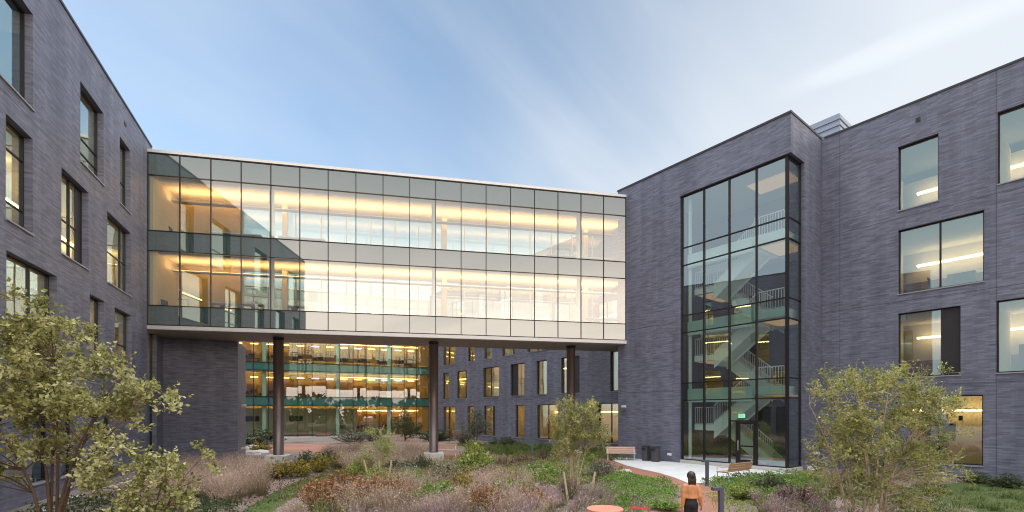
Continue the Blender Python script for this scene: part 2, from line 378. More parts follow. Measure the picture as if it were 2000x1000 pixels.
def wall(mb, fr, s0, s1, z0, z1, th=.3, openings=(), d0=0.0):
    ss = sorted({s0, s1} | {min(max(v, s0), s1) for o in openings for v in o[:2]}); zs = sorted({z0, z1} | {min(max(v, z0), z1) for o in openings for v in o[2:4]})
    def solid(i, j):
        if i < 0 or j < 0 or i >= len(ss)-1 or j >= len(zs)-1: return False
        cs, cz = (ss[i]+ss[i+1])/2, (zs[j]+zs[j+1])/2
        return not any(o[0] < cs < o[1] and o[2] < cz < o[3] for o in openings)
    P = fr.p; a, b = d0, d0+th
    for i in range(len(ss)-1):
        for j in range(len(zs)-1):
            if not solid(i, j): continue
            x0, x1, y0, y1 = ss[i], ss[i+1], zs[j], zs[j+1]
            mb.quad(P(x0, a, y0), P(x1, a, y0), P(x1, a, y1), P(x0, a, y1), [(x0, y0), (x1, y0), (x1, y1), (x0, y1)])
            mb.quad(P(x1, b, y0), P(x0, b, y0), P(x0, b, y1), P(x1, b, y1), [(x1, y0), (x0, y0), (x0, y1), (x1, y1)])
            if not solid(i-1, j): mb.quad(P(x0, b, y0), P(x0, a, y0), P(x0, a, y1), P(x0, b, y1), [(x0-th, y0), (x0, y0), (x0, y1), (x0-th, y1)])
            if not solid(i+1, j): mb.quad(P(x1, a, y0), P(x1, b, y0), P(x1, b, y1), P(x1, a, y1), [(x1, y0), (x1+th, y0), (x1+th, y1), (x1, y1)])
            if not solid(i, j-1): mb.quad(P(x0, b, y0), P(x1, b, y0), P(x1, a, y0), P(x0, a, y0), [(x0, y0-th), (x1, y0-th), (x1, y0), (x0, y0)])
            if not solid(i, j+1): mb.quad(P(x0, a, y1), P(x1, a, y1), P(x1, b, y1), P(x0, b, y1), [(x0, y1), (x1, y1), (x1, y1+th), (x0, y1+th)])

def window(fr, par, s0, s1, z0, z1, mulls=(), panel=None, rails=(), d=.22, gl='gwin'):
    """frame (the part) with its pane, sill and, where there is one, a solid panel"""
    f = MB(); w = .055; P = fr
    f.fbox(P, s0, s0+w, d-.05, d+.05, z0, z1); f.fbox(P, s1-w, s1, d-.05, d+.05, z0, z1)
    f.fbox(P, s0+w, s1-w, d-.05, d+.05, z0, z0+w); f.fbox(P, s0+w, s1-w, d-.05, d+.05, z1-w, z1)
    for m in mulls: f.fbox(P, m-.035, m+.035, d-.045, d+.045, z0+w, z1-w)
    for r_ in rails: f.fbox(P, s0+w, s1-w, d-.03, d+.03, r_-.025, r_+.025)
    fo = f.build('window', M['bronze'], par)
    a, b = s0+w*.5, s1-w*.5
    if panel:
        q = MB(); q.fbox(P, panel[0]+w*.5, panel[1]-w*.5, d-.03, d+.03, z0+w, z1-w); q.build('panel', M['panel'], fo)
        if panel[0]-s0 < .2: a = panel[1]-w*.5
        else: b = panel[0]+w*.5
    g = MB(); g.quad(P.p(a, d, z0+.02), P.p(b, d, z0+.02), P.p(b, d, z1-.02), P.p(a, d, z1-.02)); g.build('pane', M[gl], fo)
    s = MB(); s.fbox(P, s0-.02, s1+.02, -.05, d-.055, z0-.055, z0-.003); s.build('sill', M['sill'], fo)
    return fo

# ================================================================== the long brick building (right, and on behind the bridge)
e_r = (.6138, -.7894); n_r = (-.7894, -.6138)
FR = Frame((-10.58, 62.1), e_r, n_r)
def sY(Y): return (62.1-Y)*1.2667
S_T0, S_T1, S_END = sY(35.27), sY(26.5), 112.0
rb = thing('brick_building', 'long dark brick building running from the right edge back behind the glass bridge', 'building', (-10.58, 62.1, 0))
def W_(a, b, lv, **k):
    s0, s1 = FR.s(a), FR.s(b)
    if s0 > s1: s0, s1 = s1, s0
    return dict(s0=s0, s1=s1, z0=WZ[lv][0], z1=WZ[lv][1], **k)
def mid(*px): return [FR.s(p, .22) for p in px]
wins = [
    W_(1754, 1833, 3), W_(1948, 2105, 3, mulls=mid(2026)), W_(1754, 1922, 2, mulls=mid(1837)), W_(1754, 1876, 1, panel=(FR.s(1834), FR.s(1876))),
    W_(1946, 2090, 1, mulls=mid(2018)), W_(1776, 1920, 0, mulls=mid(1835)), W_(2060, 2260, 2, mulls=mid(2150)), W_(2040, 2230, 0),
    W_(2250, 2500, 3, mulls=mid(2370)), W_(2280, 2480, 1), W_(2400, 2650, 2, mulls=mid(2520)), W_(2330, 2560, 0),
    W_(866, 889, 2, mulls=mid(877.5)), W_(914, 927, 2), W_(946, 960, 2), W_(981, 1005, 2, panel=(FR.s(999), FR.s(1005))), W_(1030, 1072, 2, mulls=mid(1052)), W_(1118, 1136, 2), W_(1165, 1205, 2, mulls=mid(1186)),
    W_(865, 877, 1), W_(893, 912, 1, panel=(FR.s(907.5), FR.s(912))), W_(944, 975, 1, mulls=mid(960)), W_(997, 1024, 1, panel=(FR.s(997), FR.s(1009))), W_(1048, 1068, 1),
    W_(1096, 1132, 1, panel=(FR.s(1114), FR.s(1132))), W_(1192, 1226, 1, mulls=mid(1210)),
    W_(866, 889, 0, mulls=mid(878)), W_(913, 926, 0), W_(945, 967, 0, panel=(FR.s(960), FR.s(967))), W_(1007, 1024, 0), W_(1049, 1090, 0, mulls=mid(1072)), W_(1168, 1226, 0, mulls=mid(1195)),
    W_(880, 905, 3, mulls=mid(892)), W_(930, 944, 3), W_(972, 1000, 3, mulls=mid(986)), W_(1040, 1060, 3), W_(1100, 1150, 3, mulls=mid(1125)),
]
wb = MB(); ops = [(w['s0'], w['s1'], w['z0'], w['z1']) for w in wins]
wall(wb, FR, 0, S_T0+.3, -.3, TOPZ, .3, [o for o in ops if o[1] < S_T0+3])
wall(wb, FR, S_T1-.3, S_END, -.3, TOPZ, .3, [o for o in ops if o[0] > S_T1])
for s in (0, S_END-.3): wb.fbox(FR, s, s+.3, .3, 13.7, -.3, TOPZ)
wb.fbox(FR, 0, S_END, 13.7, 14, -.3, TOPZ)
wb.build('wall', M['brick'], rb)
c = MB(); c.fbox(FR, -.03, S_T0-.02, -.03, .34, TOPZ, TOPZ+.10); c.fbox(FR, S_T1+.02, S_END, -.03, .34, TOPZ, TOPZ+.10); c.build('coping', M['coping'], rb)
r_ = MB(); r_.fbox(FR, .3, S_END-.3, .34, 13.7, 17.0, 17.3); r_.build('roof', M['roofing'], rb)
for w in wins: window(FR, rb, **w)
for lv in range(4):
    if lv: q = MB(); q.fbox(FR, .3, S_END-.3, .32, 13.6, FL[lv]-.55, FL[lv]); q.build('floor_slab', M['ceil'], rb)
    q = MB(); dp = 5.6 if lv else 4.2
    q.fbox(FR, .3, S_T0+.4, dp, dp+.1, FL[lv], FL[lv+1]-.56); q.build('interior_wall', M['ochre' if lv else 'cream'], rb)
    q = MB(); q.fbox(FR, S_T1-.4, S_END-.3, dp+.4, dp+.5, FL[lv], FL[lv+1]-.56); q.build('interior_wall', M['plaster' if lv else 'cream'], rb)
    if lv: q = MB(); q.fbox(FR, S_T1-.4, 70, dp+.3, dp+.395, FL[lv]+.02, FL[lv]+(1.5, 1.9, 1.6)[lv-1]); q.build('wainscot', M['wood'], rb)
    q = MB(); k = 0
    for s in np.arange(3.2, 70, 4.4):
        if S_T0-1 < s < S_T1+1: continue
        if any(o[0]-.15 < s < o[1]+.15 and abs(o[2]-WZ[lv][0]) < .1 for o in ops): continue
        q.fbox(FR, s-.06, s+.06, .31, dp-.01, FL[lv]+.003, FL[lv+1]-.56)
    q.build('partition', M['cream'], rb)
    if lv < 4:
        q = MB(); q.fbox(FR, .6, S_T0-.2, 2.5, 2.62, FL[lv]+2.72, FL[lv]+2.80); q.build('ceiling_light', M['warm'], rb)
        if lv in (0, 1, 2, 3):
            q = MB(); q.fbox(FR, S_T1+2.8, 70, dp-.1, dp+.1, FL[lv]+2.72, FL[lv]+2.82); q.build('ceiling_light', M['warm2'], rb)
    q = MB(); q.fbox(FR, .3, S_END-.3, .33, dp+.39, FL[lv]+.005, FL[lv]+.02)
    q.build('carpet', M['carpet'], rb)
# panels and cupboards on the back walls of the rooms one can see into
q = MB()
for a, b_, lv, z0, z1, off in ((1800, 1826, 3, 0, 1.4, 5.2), (1770, 1800, 2, 0, 1.7, 5), (1850, 1905, 2, 0, 1.9, 5.2), (1965, 2010, 3, 0, 1.5, 5), (1806, 1850, 0, .1, 2.6, 3.2), (1990, 2060, 1, 0, 1.9, 5)):
    q.fbox(FR, FR.s(a, off), FR.s(b_, off), off, off+.3, FL[lv]+z0+.03, FL[lv]+z1)
q.build('cupboard', M['wood'], rb)
q = MB()
for a, b_, z0, z1 in ((1842, 1866, 1.2, 2.1), (1872, 1880, 2.25, 2.5), (1828, 1838, .05, 2.2)): q.fbox(FR, FR.s(a, 3.1), FR.s(b_, 3.1), 3.1, 3.19, FL[0]+z0, FL[0]+z1)
q.build('wall_screen', M['dark'], rb)
q = MB()
for s in (1790.5,):
    q.fbox(FR, FR.s(1779), FR.s(1799), -.012, .02, 16.85, 17.05) if False else None
q.fbox(FR, FR.s(1788.5), FR.s(1797.5), -.02, .05, 17.02, 17.22); q.build('scupper', M['dark'], rb)
q = MB()
for s in (FR.s(1640), FR.s(1945)): q.fbox(FR, s, s+.018, -.004, .01, 0, TOPZ-.01)
q.build('control_joint', M['coping'], rb)
def relief(fr, s0, s1, par):
    q = MB()
    for z in (4.33, 8.47, 12.60): q.fbox(fr, s0, s1, -.003, .01, z, z+.018)
    q.build('relief_joint', M['coping'], par)
for a, b_ in ((.3, S_T0-.05), (S_T1+.05, 60)):
    q = MB()
    for lv, z in ((0, 4.33), (1, 8.47), (2, 12.60)): q.fbox(FR, a, b_, -.003, .01, z, z+.018)
    q.build('relief_joint', M['coping'], rb)
# roof louvre screen
cxy = Vector((20.1, 29.6, 0)); el = Vector((-.614, .789, 0)); er = Vector((.789, .614, 0))
ls = MB()
for k in range(11):
    z = 17.3+k*.375
    dz = .20
    ls.box(cxy+el*-.0+Vector((0, 0, z)), el*9, er*9, Vector((0, 0, dz)))
    ls.box(cxy+el*.07+er*.07+Vector((0, 0, z+dz+.002)), el*8.86, er*8.86, Vector((0, 0, .375-dz-.004)))
lo = ls.build('louvre_screen', M['louvre']); tag(lo, 'pale metal louvred screen standing on the brick roof behind the stair tower', 'louvre screen')

# ================================================================== stair tower
A = (7.2, 32.83); FT = Frame(A, e_r, n_r); LT = 10.97
tb = thing('stair_tower', 'brick stair tower with a tall glazed corner showing white flights of stairs', 'tower', (7.2, 32.83, 0))
corner = FT.p(LT, 0, 0); FS = Frame((corner.x, corner.y), (.7894, .6138), (.6138, -.7894))
sg = FT.s(1328); GZ0, GZ1 = .19, 16.03; tg = 1.62
relief(FT, .05, sg-.02, tb); relief(FS, tg+.03, 3.85, tb)
w = MB(); wall(w, FT, 0, LT, -.3, TOPZ, .3, [(sg, LT+1, -1, GZ1)])
FS2 = Frame((FS.p(.3, 0, 0).x, FS.p(.3, 0, 0).y), FS.e, FS.n)
wall(w, FS2, 0, 3.87-.302, -.3, TOPZ, .3, [(-1, tg-.3, -1, GZ1)])
FLf = Frame((FT.p(0, .302, 0).x, FT.p(0, .302, 0).y), (.7894, .6138), (-.6138, .7894))
wall(w, FLf, 0, 3.87-.31, -.3, TOPZ, .3)
w.build('wall', M['brick'], tb)
c = MB(); c.fbox(FT, -.05, LT+.04, -.04, .36, TOPZ, TOPZ+.11); c.fbox(FS, .362, 3.9, -.04, .36, TOPZ, TOPZ+.11); c.build('coping', M['coping'], tb)
r_ = MB(); r_.fbox(FT, .3, LT-.3, .3, 8, 17.0, 17.35); r_.build('roof', M['roofing'], tb)
c = MB(); c.fbox(FT, sg-.05, LT-.10, .02, .5, -.2, GZ0); c.fbox(FS, .52, tg+.05, .08, .5, -.2, GZ0); c.build('kerb', M['conc'], tb)
din = .2
sm = [sg+.06]+[FT.s(p, din) for p in (1375.5, 1425, 1478)]; s_c = LT-din; sm.append(s_c-.05)
ZT = [GZ0, 3.75, 4.78, 7.81, 8.84, 11.86, 12.91, GZ1]
MT = M['bronze']
for s in sm:
    q = MB(); wd = .07 if s is sm[-1] else .04; q.fbox(FT, s-wd, s+wd*.8, din-.07, din+.10, GZ0, GZ1); q.build('mullion', MT, tb)
q = MB(); q.fbox(FS, tg-.07, tg, din-.05, din+.08, GZ0, GZ1); q.build('mullion', MT, tb)
for z in ZT:
    q = MB(); zz = min(max(z, GZ0+.03), GZ1-.03); q.fbox(FT, sg+.1, s_c-.13, din-.05, din+.06, zz-.03, zz+.03); q.fbox(FS, din+.12, tg-.07, din-.04, din+.06, zz-.03, zz+.03); q.build('transom', MT, tb)
for j in range(len(ZT)-1):
    sp = j in (1, 3)
    for i in range(4):
        if j == 0 and i == 2: continue
        q = MB(); q.quad(FT.p(sm[i]+.02, din, ZT[j]), FT.p(sm[i+1]-.02, din, ZT[j]), FT.p(sm[i+1]-.02, din, ZT[j+1]), FT.p(sm[i]+.02, din, ZT[j+1]))
        q.build('glass_pane', M['spantower' if sp else 'gtower'], tb)
    q = MB(); q.quad(FS.p(din+.04, din, ZT[j]), FS.p(tg-.02, din, ZT[j]), FS.p(tg-.02, din, ZT[j+1]), FS.p(din+.04, din, ZT[j+1])); q.build('glass_pane', M['gtower'], tb)
# door bay with its light above
dz1 = 2.55; a, b = sm[2]+.05, sm[3]-.05
q = MB(); q.quad(FT.p(a, din, dz1), FT.p(b, din, dz1), FT.p(b, din, 3.75), FT.p(a, din, 3.75)); q.build('glass_pane', M['gtower'], tb)
q = MB(); q.fbox(FT, a, b, din-.05, din+.05, dz1-.04, dz1+.04); q.build('transom', MT, tb)
ds0 = b-1.02
q = MB(); q.fbox(FT, ds0-.05, ds0+.05, din-.06, din+.06, GZ0, dz1-.04); q.build('door_post', MT, tb)
q = MB(); q.quad(FT.p(a, din, GZ0), FT.p(ds0-.05, din, GZ0), FT.p(ds0-.05, din, dz1), FT.p(a, din, dz1)); q.build('side_light', M['gtower'], tb)
q = MB(); d0, d1 = ds0+.06, b-.01
for s0, s1, z0, z1 in ((d0, d0+.11, GZ0+.02, dz1-.05), (d1-.11, d1, GZ0+.02, dz1-.05), (d0+.11, d1-.11, GZ0+.02, GZ0+.27), (d0+.11, d1-.11, dz1-.16, dz1-.05), (d0+.11, d1-.11, 1.15, 1.23)):
    q.fbox(FT, s0, s1, din-.045, din+.045, z0, z1)
do = q.build('door', MT, tb)
q = MB(); q.quad(FT.p(d0+.1, din, GZ0+.2), FT.p(d1-.1, din, GZ0+.2), FT.p(d1-.1, din, dz1-.1), FT.p(d0+.1, din, dz1-.1)); q.build('pane', M['gtower'], do)
q = MB(); q.tube([FT.p(d0+.05, din-.11, .95), FT.p(d0+.05, din-.11, 1.5)], .018); q.tube([FT.p(d0+.05, din-.11, 1.0), FT.p(d0+.05, din-.03, 1.0)], .014); q.tube([FT.p(d0+.05, din-.11, 1.45), FT.p(d0+.05, din-.03, 1.45)], .014); q.build('handle', M['alu'], do)
# inside: back wall, landings, flights, balustrades
BD = 5.2
q = MB(); q.fbox(FT, sg-1.2, LT+1.2, BD, BD+.2, 0, 17); q.fbox(FT, sg-1.4, sg-1.2, .3, BD, 0, 17); q.fbox(FS, 3.2, 3.4, .5, 5, 0, 17) if False else None
q.build('back_wall', M['brown'], tb)
q = MB(); q.fbox(FT, sg-1.2, LT-.52, .5, BD, -.1, .2); q.build('floor', M['carpet'], tb)
sA, sB = sg+1.55, LT-2.15                     # run of the flights: half landing to floor landing
FLT = [.2, 4.42, 8.47, 12.52]
def slab(name, s0, s1, d0, d1, z0, z1, mat): q = MB(); q.fbox(FT, s0, s1, d0, d1, z0, z1); return q.build(name, mat, tb)
def balusters(pts, h=1.0, gap=.13):
    q = MB()
    for (p0, p1) in zip(pts[:-1], pts[1:]):
        p0, p1 = Vector(p0), Vector(p1); n = max(2, int((p1-p0).length/gap))
        for k in range(n+1):
            p = p0.lerp(p1, k/n); q.box(p+Vector((-.011, -.011, .02)), Vector((.022, 0, 0)), Vector((0, .022, 0)), Vector((0, 0, h)))
        q.tube([p0+Vector((0, 0, h+.02)), p1+Vector((0, 0, h+.02))], .03, 6); q.tube([p0+Vector((0, 0, .06)), p1+Vector((0, 0, .06))], .018, 6)
    return q.build('railing', M['white'], tb)
def flight(s0, z0, s1, z1, d0, d1):
    n = 12; q = MB()
    for k in range(n):
        a, b = s0+(s1-s0)*k/n, s0+(s1-s0)*(k+1)/n; zt = z0+(z1-z0)*(k+1)/n
        q.fbox(FT, min(a, b), max(a, b), d0+.06, d1-.06, zt-.30, zt-.02)
    q.build('steps', M['cream'], tb)
    q = MB(); a, b = d0+.056, d1-.061
    U8 = [FT.p(s0, a, z0-.66), FT.p(s1, a, z1-.66), FT.p(s1, b, z1-.66), FT.p(s0, b, z0-.66)]; V8 = [p+Vector((0, 0, .22)) for p in U8]
    q.quad(*U8); q.quad(*V8[::-1])
    for k in range(4): q.quad(U8[k], U8[(k+1) % 4], V8[(k+1) % 4], V8[k])
    q.build('stair_soffit', M['mint'], tb)
    for dd in (d0, d1-.06):
        q = MB(); i = 0
        P = [FT.p(s0, dd, z0-.80), FT.p(s1, dd, z1-.80), FT.p(s1, dd, z1+.12), FT.p(s0, dd, z0+.12)]; Q = [p-FT.n*.055 for p in P]
        q.quad(*P); q.quad(*Q[::-1])
        for k in range(4): q.quad(P[k], P[(k+1) % 4], Q[(k+1) % 4], Q[k])
        q.build('stringer', M['mint'], tb)
    balusters([FT.p(s0, d0+.03, z0+.12), FT.p(s1, d0+.03, z1+.12)])
for k in range(3):
    z0, z1 = FLT[k], FLT[k+1]; zm = (z0+z1)/2
    slab('half_landing', sg+.35, sA, 1.0, 4.6, zm-.34, zm, M['mint'])
    balusters([FT.p(sg+.38, 1.04, zm), FT.p(sA-.02, 1.04, zm)])
    flight(sB, z0, sA, zm, 2.9, 4.4)
    flight(sA, zm, sB, z1, 1.1, 2.6)
    q = slab('floor_landing', sB, LT-.55, .62, BD, z1-.45, z1, M['mint'])
    slab('landing_edge', sg+.2, sB-.02, .5, .78, z1-.78, z1+.02, M['mint'])
    balusters([FT.p(sB, .72, z1), FT.p(LT-.62, .72, z1)]); balusters([FT.p(sg+.25, .64, z1+.02), FT.p(sB-.05, .64, z1+.02)], .95) if False else None
    q = MB(); q.fbox(FT, sB+.15, sB+1.45, 1.2, 3.4, z1-.50, z1-.462); q.fbox(FT, sg+.45, sA-.1, 1.3, 3.9, (z0+z1)/2-.375, (z0+z1)/2-.345); q.build('ceiling_light', M['stair_light'], tb)
slab('top_ceiling', sg-1.2, LT-.5, .42, BD, 16.1, 16.3, M['ceil'])
q = MB(); q.fbox(FT, sB-1.0, sB+1.2, 2.0, 3.6, 16.04, 16.09); q.build('ceiling_light', M['stair_light'], tb)
q = MB(); q.fbox(FT, sg+.2, sg+.34, .6, .74, .2, 16.1); q.build('column', M['mint'], tb)
# exit sign
ex = MB(); es = FT.s(1448, 1.1); ex.fbox(FT, es-.19, es+.19, 1.1, 1.14, 2.72, 2.94); eo = ex.build('exit_sign', M['exitg'])
tag(eo, 'small green EXIT sign hanging above the door inside the glazed stair', 'exit sign')
tx = bpy.data.curves.new('lettering', 'FONT'); tx.body = 'EXIT'; tx.size = .17; tx.align_x = 'CENTER'; tx.extrude = .002
tmp = bpy.data.objects.new('lettering', tx); COL.objects.link(tmp); bpy.context.view_layer.update()
to = bpy.data.objects.new('lettering', bpy.data.meshes.new_from_object(tmp)); bpy.data.objects.remove(tmp); COL.objects.link(to); to.data.materials.clear(); to.data.materials.append(M['white']); to.parent = eo
to.location = FT.p(es, 1.09, 2.77); to.rotation_euler = (R(90), 0, math.atan2(FT.e.y, FT.e.x))
q = MB(); q.tube([FT.p(es, 1.12, 2.94), FT.p(es, 1.12, 3.6)], .012, 6); q.build('rod', M['alu'], eo)

# ================================================================== glass bridge
B0 = Vector((-20.1, 26.7, 0)); e_b = Vector((.98003, .19879, 0)); FB = Frame((B0.x, B0.y), e_b, (.19879, -.98003)); BW = 3.6
LB = 28.62; MOD = 1.5706
bb = thing('glass_bridge', 'two storey glass bridge spanning between the two brick buildings, lit warm inside', 'bridge', tuple(B0))
ZB = [7.87, 8.95, 11.98, 13.09, 16.16, 17.37]
sb = [k*MOD for k in range(19)]+[LB]
for s in sb:
    q = MB(); q.fbox(FB, s-.020, s+.020, -.03, .09, ZB[0], ZB[-1]); q.build('mullion', M['bronze'], bb)
for z in ZB:
    q = MB(); q.fbox(FB, .03, LB-.03, -.03, .07, z-.020, z+.020); q.build('transom', M['bronze'], bb)
for j in range(5):
    for i in range(19):
        q = MB(); q.quad(FB.p(sb[i], .02, ZB[j]), FB.p(sb[i+1], .02, ZB[j]), FB.p(sb[i+1], .02, ZB[j+1]), FB.p(sb[i], .02, ZB[j+1]))
        q.build('spandrel_pane' if j in (0, 2, 4) else 'glass_pane', M['span' if j in (0, 2, 4) else 'gbridge'], bb)
sR = LB+1.5
q = MB(); q.fbox(FB, -.02, LB+.04, -.06, .35, 17.40, 17.56); q.fbox(FB, -.02, sR, BW-.3, BW+.06, 17.40, 17.56); q.build('roof_edge', M['alu'], bb)
q = MB(); q.fbox(FB, .0, LB, .36, BW-.31, 17.2, 17.45); q.build('roof', M['roofing'], bb)
q = MB(); q.fbox(FB, -.02, LB+.04, -.07, .12, 7.62, 7.83); q.build('fascia', M['alu'], bb)
q = MB(); q.fbox(FB, -1.2, sR, .13, BW, 7.58, 7.70); q.build('soffit', M['soffit'], bb)
q = MB()
for k in range(1, 19): q.fbox(FB, k*MOD-.006, k*MOD+.006, .14, BW-.01, 7.574, 7.579)
q.build('soffit_joint', M['bronze'], bb)
fz = [8.45, 12.58]
for k, z in enumerate(fz):
    q = MB(); q.fbox(FB, .0, LB-.05, .10, BW-.12, z-.5 if k else 7.71, z); q.build('floor_slab', M['carpet'], bb)
    cz = z+3.60
    q = MB(); q.fbox(FB, .0, LB-.05, .10, BW-.12, cz, cz+.1); q.build('ceiling', M['cream'], bb)
    hz = cz
    q = MB(); q.fbox(FB, .4, LB-.2, 1.70, 2.10, cz-.70, cz-.64); q.build('light_trough', M['white'], bb)
    q = MB(); q.fbox(FB, .45, LB-.25, 1.76, 2.04, cz-.638, cz-.62); q.build('cove_light', M['cove'], bb)
    q = MB(); q.fbox(FB, .3, LB-.2, .35, .55, cz-.12, cz-.005); q.build('ceiling_baffle', M['ceil'], bb)
    se = FB.s(476, BW)                            # solid end wall against the left building
    q = MB(); q.fbox(FB, .0, se, BW-.6, BW-.2, z, hz-.005); q.build('end_wall', M['ochre'], bb)
    q = MB(); q.fbox(FB, .02, .18, .15, BW-.62, z, cz-.01); q.build('end_wall', M['cream'], bb)
    n = int((LB-se)/MOD)
    for i in range(n+1):
        s0, s1 = se+i*MOD, min(se+(i+1)*MOD, LB+1)
        q = MB(); q.quad(FB.p(s0, BW-.05, z), FB.p(s1, BW-.05, z), FB.p(s1, BW-.05, hz), FB.p(s0, BW-.05, hz)); q.build('rear_pane', M['gfar'], bb)
        q = MB(); q.fbox(FB, s0-.03, s0+.03, BW-.12, BW+.02, z, hz); q.build('rear_mullion', M['alu'], bb)
    q = MB(); q.fbox(FB, 0, sR, BW-.08, BW-.02, hz+.001, hz+.7); q.build('rear_panel', M['soffit'], bb)
    q = MB(); q.fbox(FB, 0, sR, BW-.08, BW-.02, z-.5, z-.001); q.build('rear_panel', M['soffit'], bb)
    for px in (531, 847.5, 1130):
        s = FB.s(px, .55); q = MB(); q.tube([FB.p(s, .55, z), FB.p(s, .55, cz)], .15, 14); q.build('column', M['white'], bb, smooth=True)
    for px in (557, 868, 1143):
        s = FB.s(px, 2.9); q = MB(); q.fbox(FB, s-.16, s+.16, 2.75, 3.04, z, cz); q.build('pier', M['cream'], bb)
# three legs of the bridge
for px, Y, lab in ((544, 29.3, 'round dark bronze column under the bridge nearest the left brick wall'), (847, 31.14, 'round dark bronze column at the middle of the bridge, a bench behind it'), (1115, 32.98, 'round dark bronze column under the bridge behind the young birch')):
    X = uu(px)*Y; t = thing('bridge_column', lab, 'column', (X, Y, 0), 'columns carrying the bridge')
    q = MB(); q.tube([(X, Y, .45), (X, Y, 7.575)], .295, 28); q.build('shaft', M['colm'], t, smooth=True)
    q = MB(); q.tube([(X, Y, 7.40), (X, Y, 7.574)], .312, 28); q.build('collar', M['dark'], t, smooth=True)
    q = MB(); q.cbox((X, Y, -.1), 1.25, 1.25, .56, .2); q.build('plinth', M['conc'], t, bevel=.03)

# ================================================================== left brick building
e_l = Vector((-.401, 1, 0)).normalized()
FLW = Frame((-12.15, 6.8), e_l, (e_l.y, -e_l.x)); sLY = lambda Y: (Y-6.8)/e_l.y
lb = thing('brick_building', 'dark brick building along the left edge with tall deep-set windows', 'building', (-12.15, 6.8, 0))
def WL(a, b, lv, **k):
    s0, s1 = FLW.s(a), FLW.s(b); return dict(s0=s0, s1=s1, z0=WZ[lv][0], z1=WZ[lv][1], **k)
def midl(px): return [FLW.s(px, .27)]
LE = FLW.s(318.6)
lw = [
    WL(-8, 65, 3), WL(157, 202.5, 3, rails=(14.2, 13.6), panel=(FLW.s(157), FLW.s(165))), WL(234, 255, 3, rails=(14.3,)),
    WL(11.4, 64, 2, rails=(11.2, 9.55)), WL(120, 173, 2, rails=(10.3, 9.5), mulls=midl(133), panel=(FLW.s(147, .25), FLW.s(173))), WL(209.5, 255.5, 2, rails=(10.4,), mulls=midl(233)),
    WL(12.6, 111, 1, rails=(5.9,), mulls=midl(54)), WL(175.5, 203.4, 1, rails=(6.3,)), WL(224, 257, 1, rails=(6.3,)), WL(288, 306, 1),
    WL(62, 104, 0), WL(118, 150, 0), WL(190, 222, 0), WL(286, 306, 0),
    dict(s0=2.0, s1=4.2, z0=WZ[3][0], z1=WZ[3][1]), dict(s0=4.6, s1=6.4, z0=WZ[2][0], z1=WZ[2][1]), dict(s0=1.6, s1=3.0, z0=WZ[2][0], z1=WZ[2][1]), dict(s0=2.8, s1=5.8, z0=WZ[1][0], z1=WZ[1][1], mulls=[4.3]), dict(s0=2.2, s1=4.2, z0=WZ[0][0], z1=WZ[0][1]),
]
for w in lw: w['d'] = .27
relief(FLW, .05, LE-.05, lb)
w = MB(); wall(w, FLW, 0, LE+.3, -.3, TOPZ, .36, [(o['s0'], o['s1'], o['z0'], o['z1']) for o in lw])
FLN = Frame((FLW.p(0, .362, 0).x, FLW.p(0, .362, 0).y), -FLW.n, -e_l)
wall(w, FLN, 0, 14, -.3, TOPZ, .3)
w.fbox(FLW, 0, LE+7, 14, 14.3, -.3, TOPZ); w.fbox(FLW, LE+6.5, LE+6.8, .4, 13.9, -.3, TOPZ)
w.build('wall', M['brick'], lb)
ic = FLW.p(LE, 0, 0); FK = Frame((ic.x, ic.y), FLW.n, -e_l)          # the return block under and behind the bridge
LK = FK.s(464.4); w = MB(); wall(w, FK, 0.0, LK, -.3, 7.57, .3)
kc = FK.p(LK, .302, 0); FK2 = Frame((kc.x, kc.y), e_l, FLW.n); wall(w, FK2, 0, 3.3, -.3, 7.57, .3)
FK3 = Frame((FK2.p(0, 0, 0).x, FK2.p(0, 0, 0).y), e_l, FLW.n)
w.fbox(FK, 0, LK-.31, 3.3, 3.6, -.3, 7.57)
w.build('return_wall', M['brick'], lb)
q = MB(); q.fbox(FK, .0, LK-.02, .33, 3.3, 7.2, 7.55); q.build('return_roof', M['roofing'], lb)
c = MB(); c.fbox(FLW, -.04, LE-2.2, -.04, .42, TOPZ, TOPZ+.10); c.fbox(FLN, .1, 14, -.04, .36, TOPZ, TOPZ+.10); c.build('coping', M['coping'], lb)
r_ = MB(); r_.fbox(FLW, .3, LE+6.5, .43, 13.9, 17.0, 17.3); r_.build('roof', M['roofing'], lb)
for o in lw: window(FLW, lb, **o)
for lv in range(4):
    if lv: q = MB(); q.fbox(FLW, .3, LE+6.4, .38, 13.6, FL[lv]-.55, FL[lv]); q.build('floor_slab', M['ceil'], lb)
    q = MB(); q.fbox(FLW, .3, LE+6.4, 5.2, 5.3, FL[lv], FL[lv+1]-.56); q.build('interior_wall', M['cream'], lb)
    q = MB(); q.fbox(FLW, .3, LE+6.4, .37, 5.19, FL[lv]+.005, FL[lv]+.02); q.build('carpet', M['carpet'], lb)
    if lv in (1, 2, 3):
        q = MB(); q.fbox(FLW, 8.5 if lv != 3 else 13, LE-.5, 2.6, 2.72, FL[lv]+2.72, FL[lv]+2.80); q.build('ceiling_light', M['warml'], lb)
    q = MB()
    for s in np.arange(3.5, LE+4, 4.1):
        if any(o['s0']-.2 < s < o['s1']+.2 and abs(o['z0']-WZ[lv][0]) < .1 for o in lw): continue
        q.fbox(FLW, s-.06, s+.06, .37, 5.18, FL[lv]+.025, FL[lv+1]-.56)
    q.build('partition', M['cream'], lb)
q = MB(); s = FLW.s(244.5); q.fbox(FLW, s-.12, s+.12, -.02, .05, 17.0, 17.2); q.build('scupper', M['dark'], lb)
q = MB(); s = FLW.s(281); q.fbox(FLW, s, s+.02, -.004, .01, 0, TOPZ-.01); q.build('control_joint', M['coping'], lb)

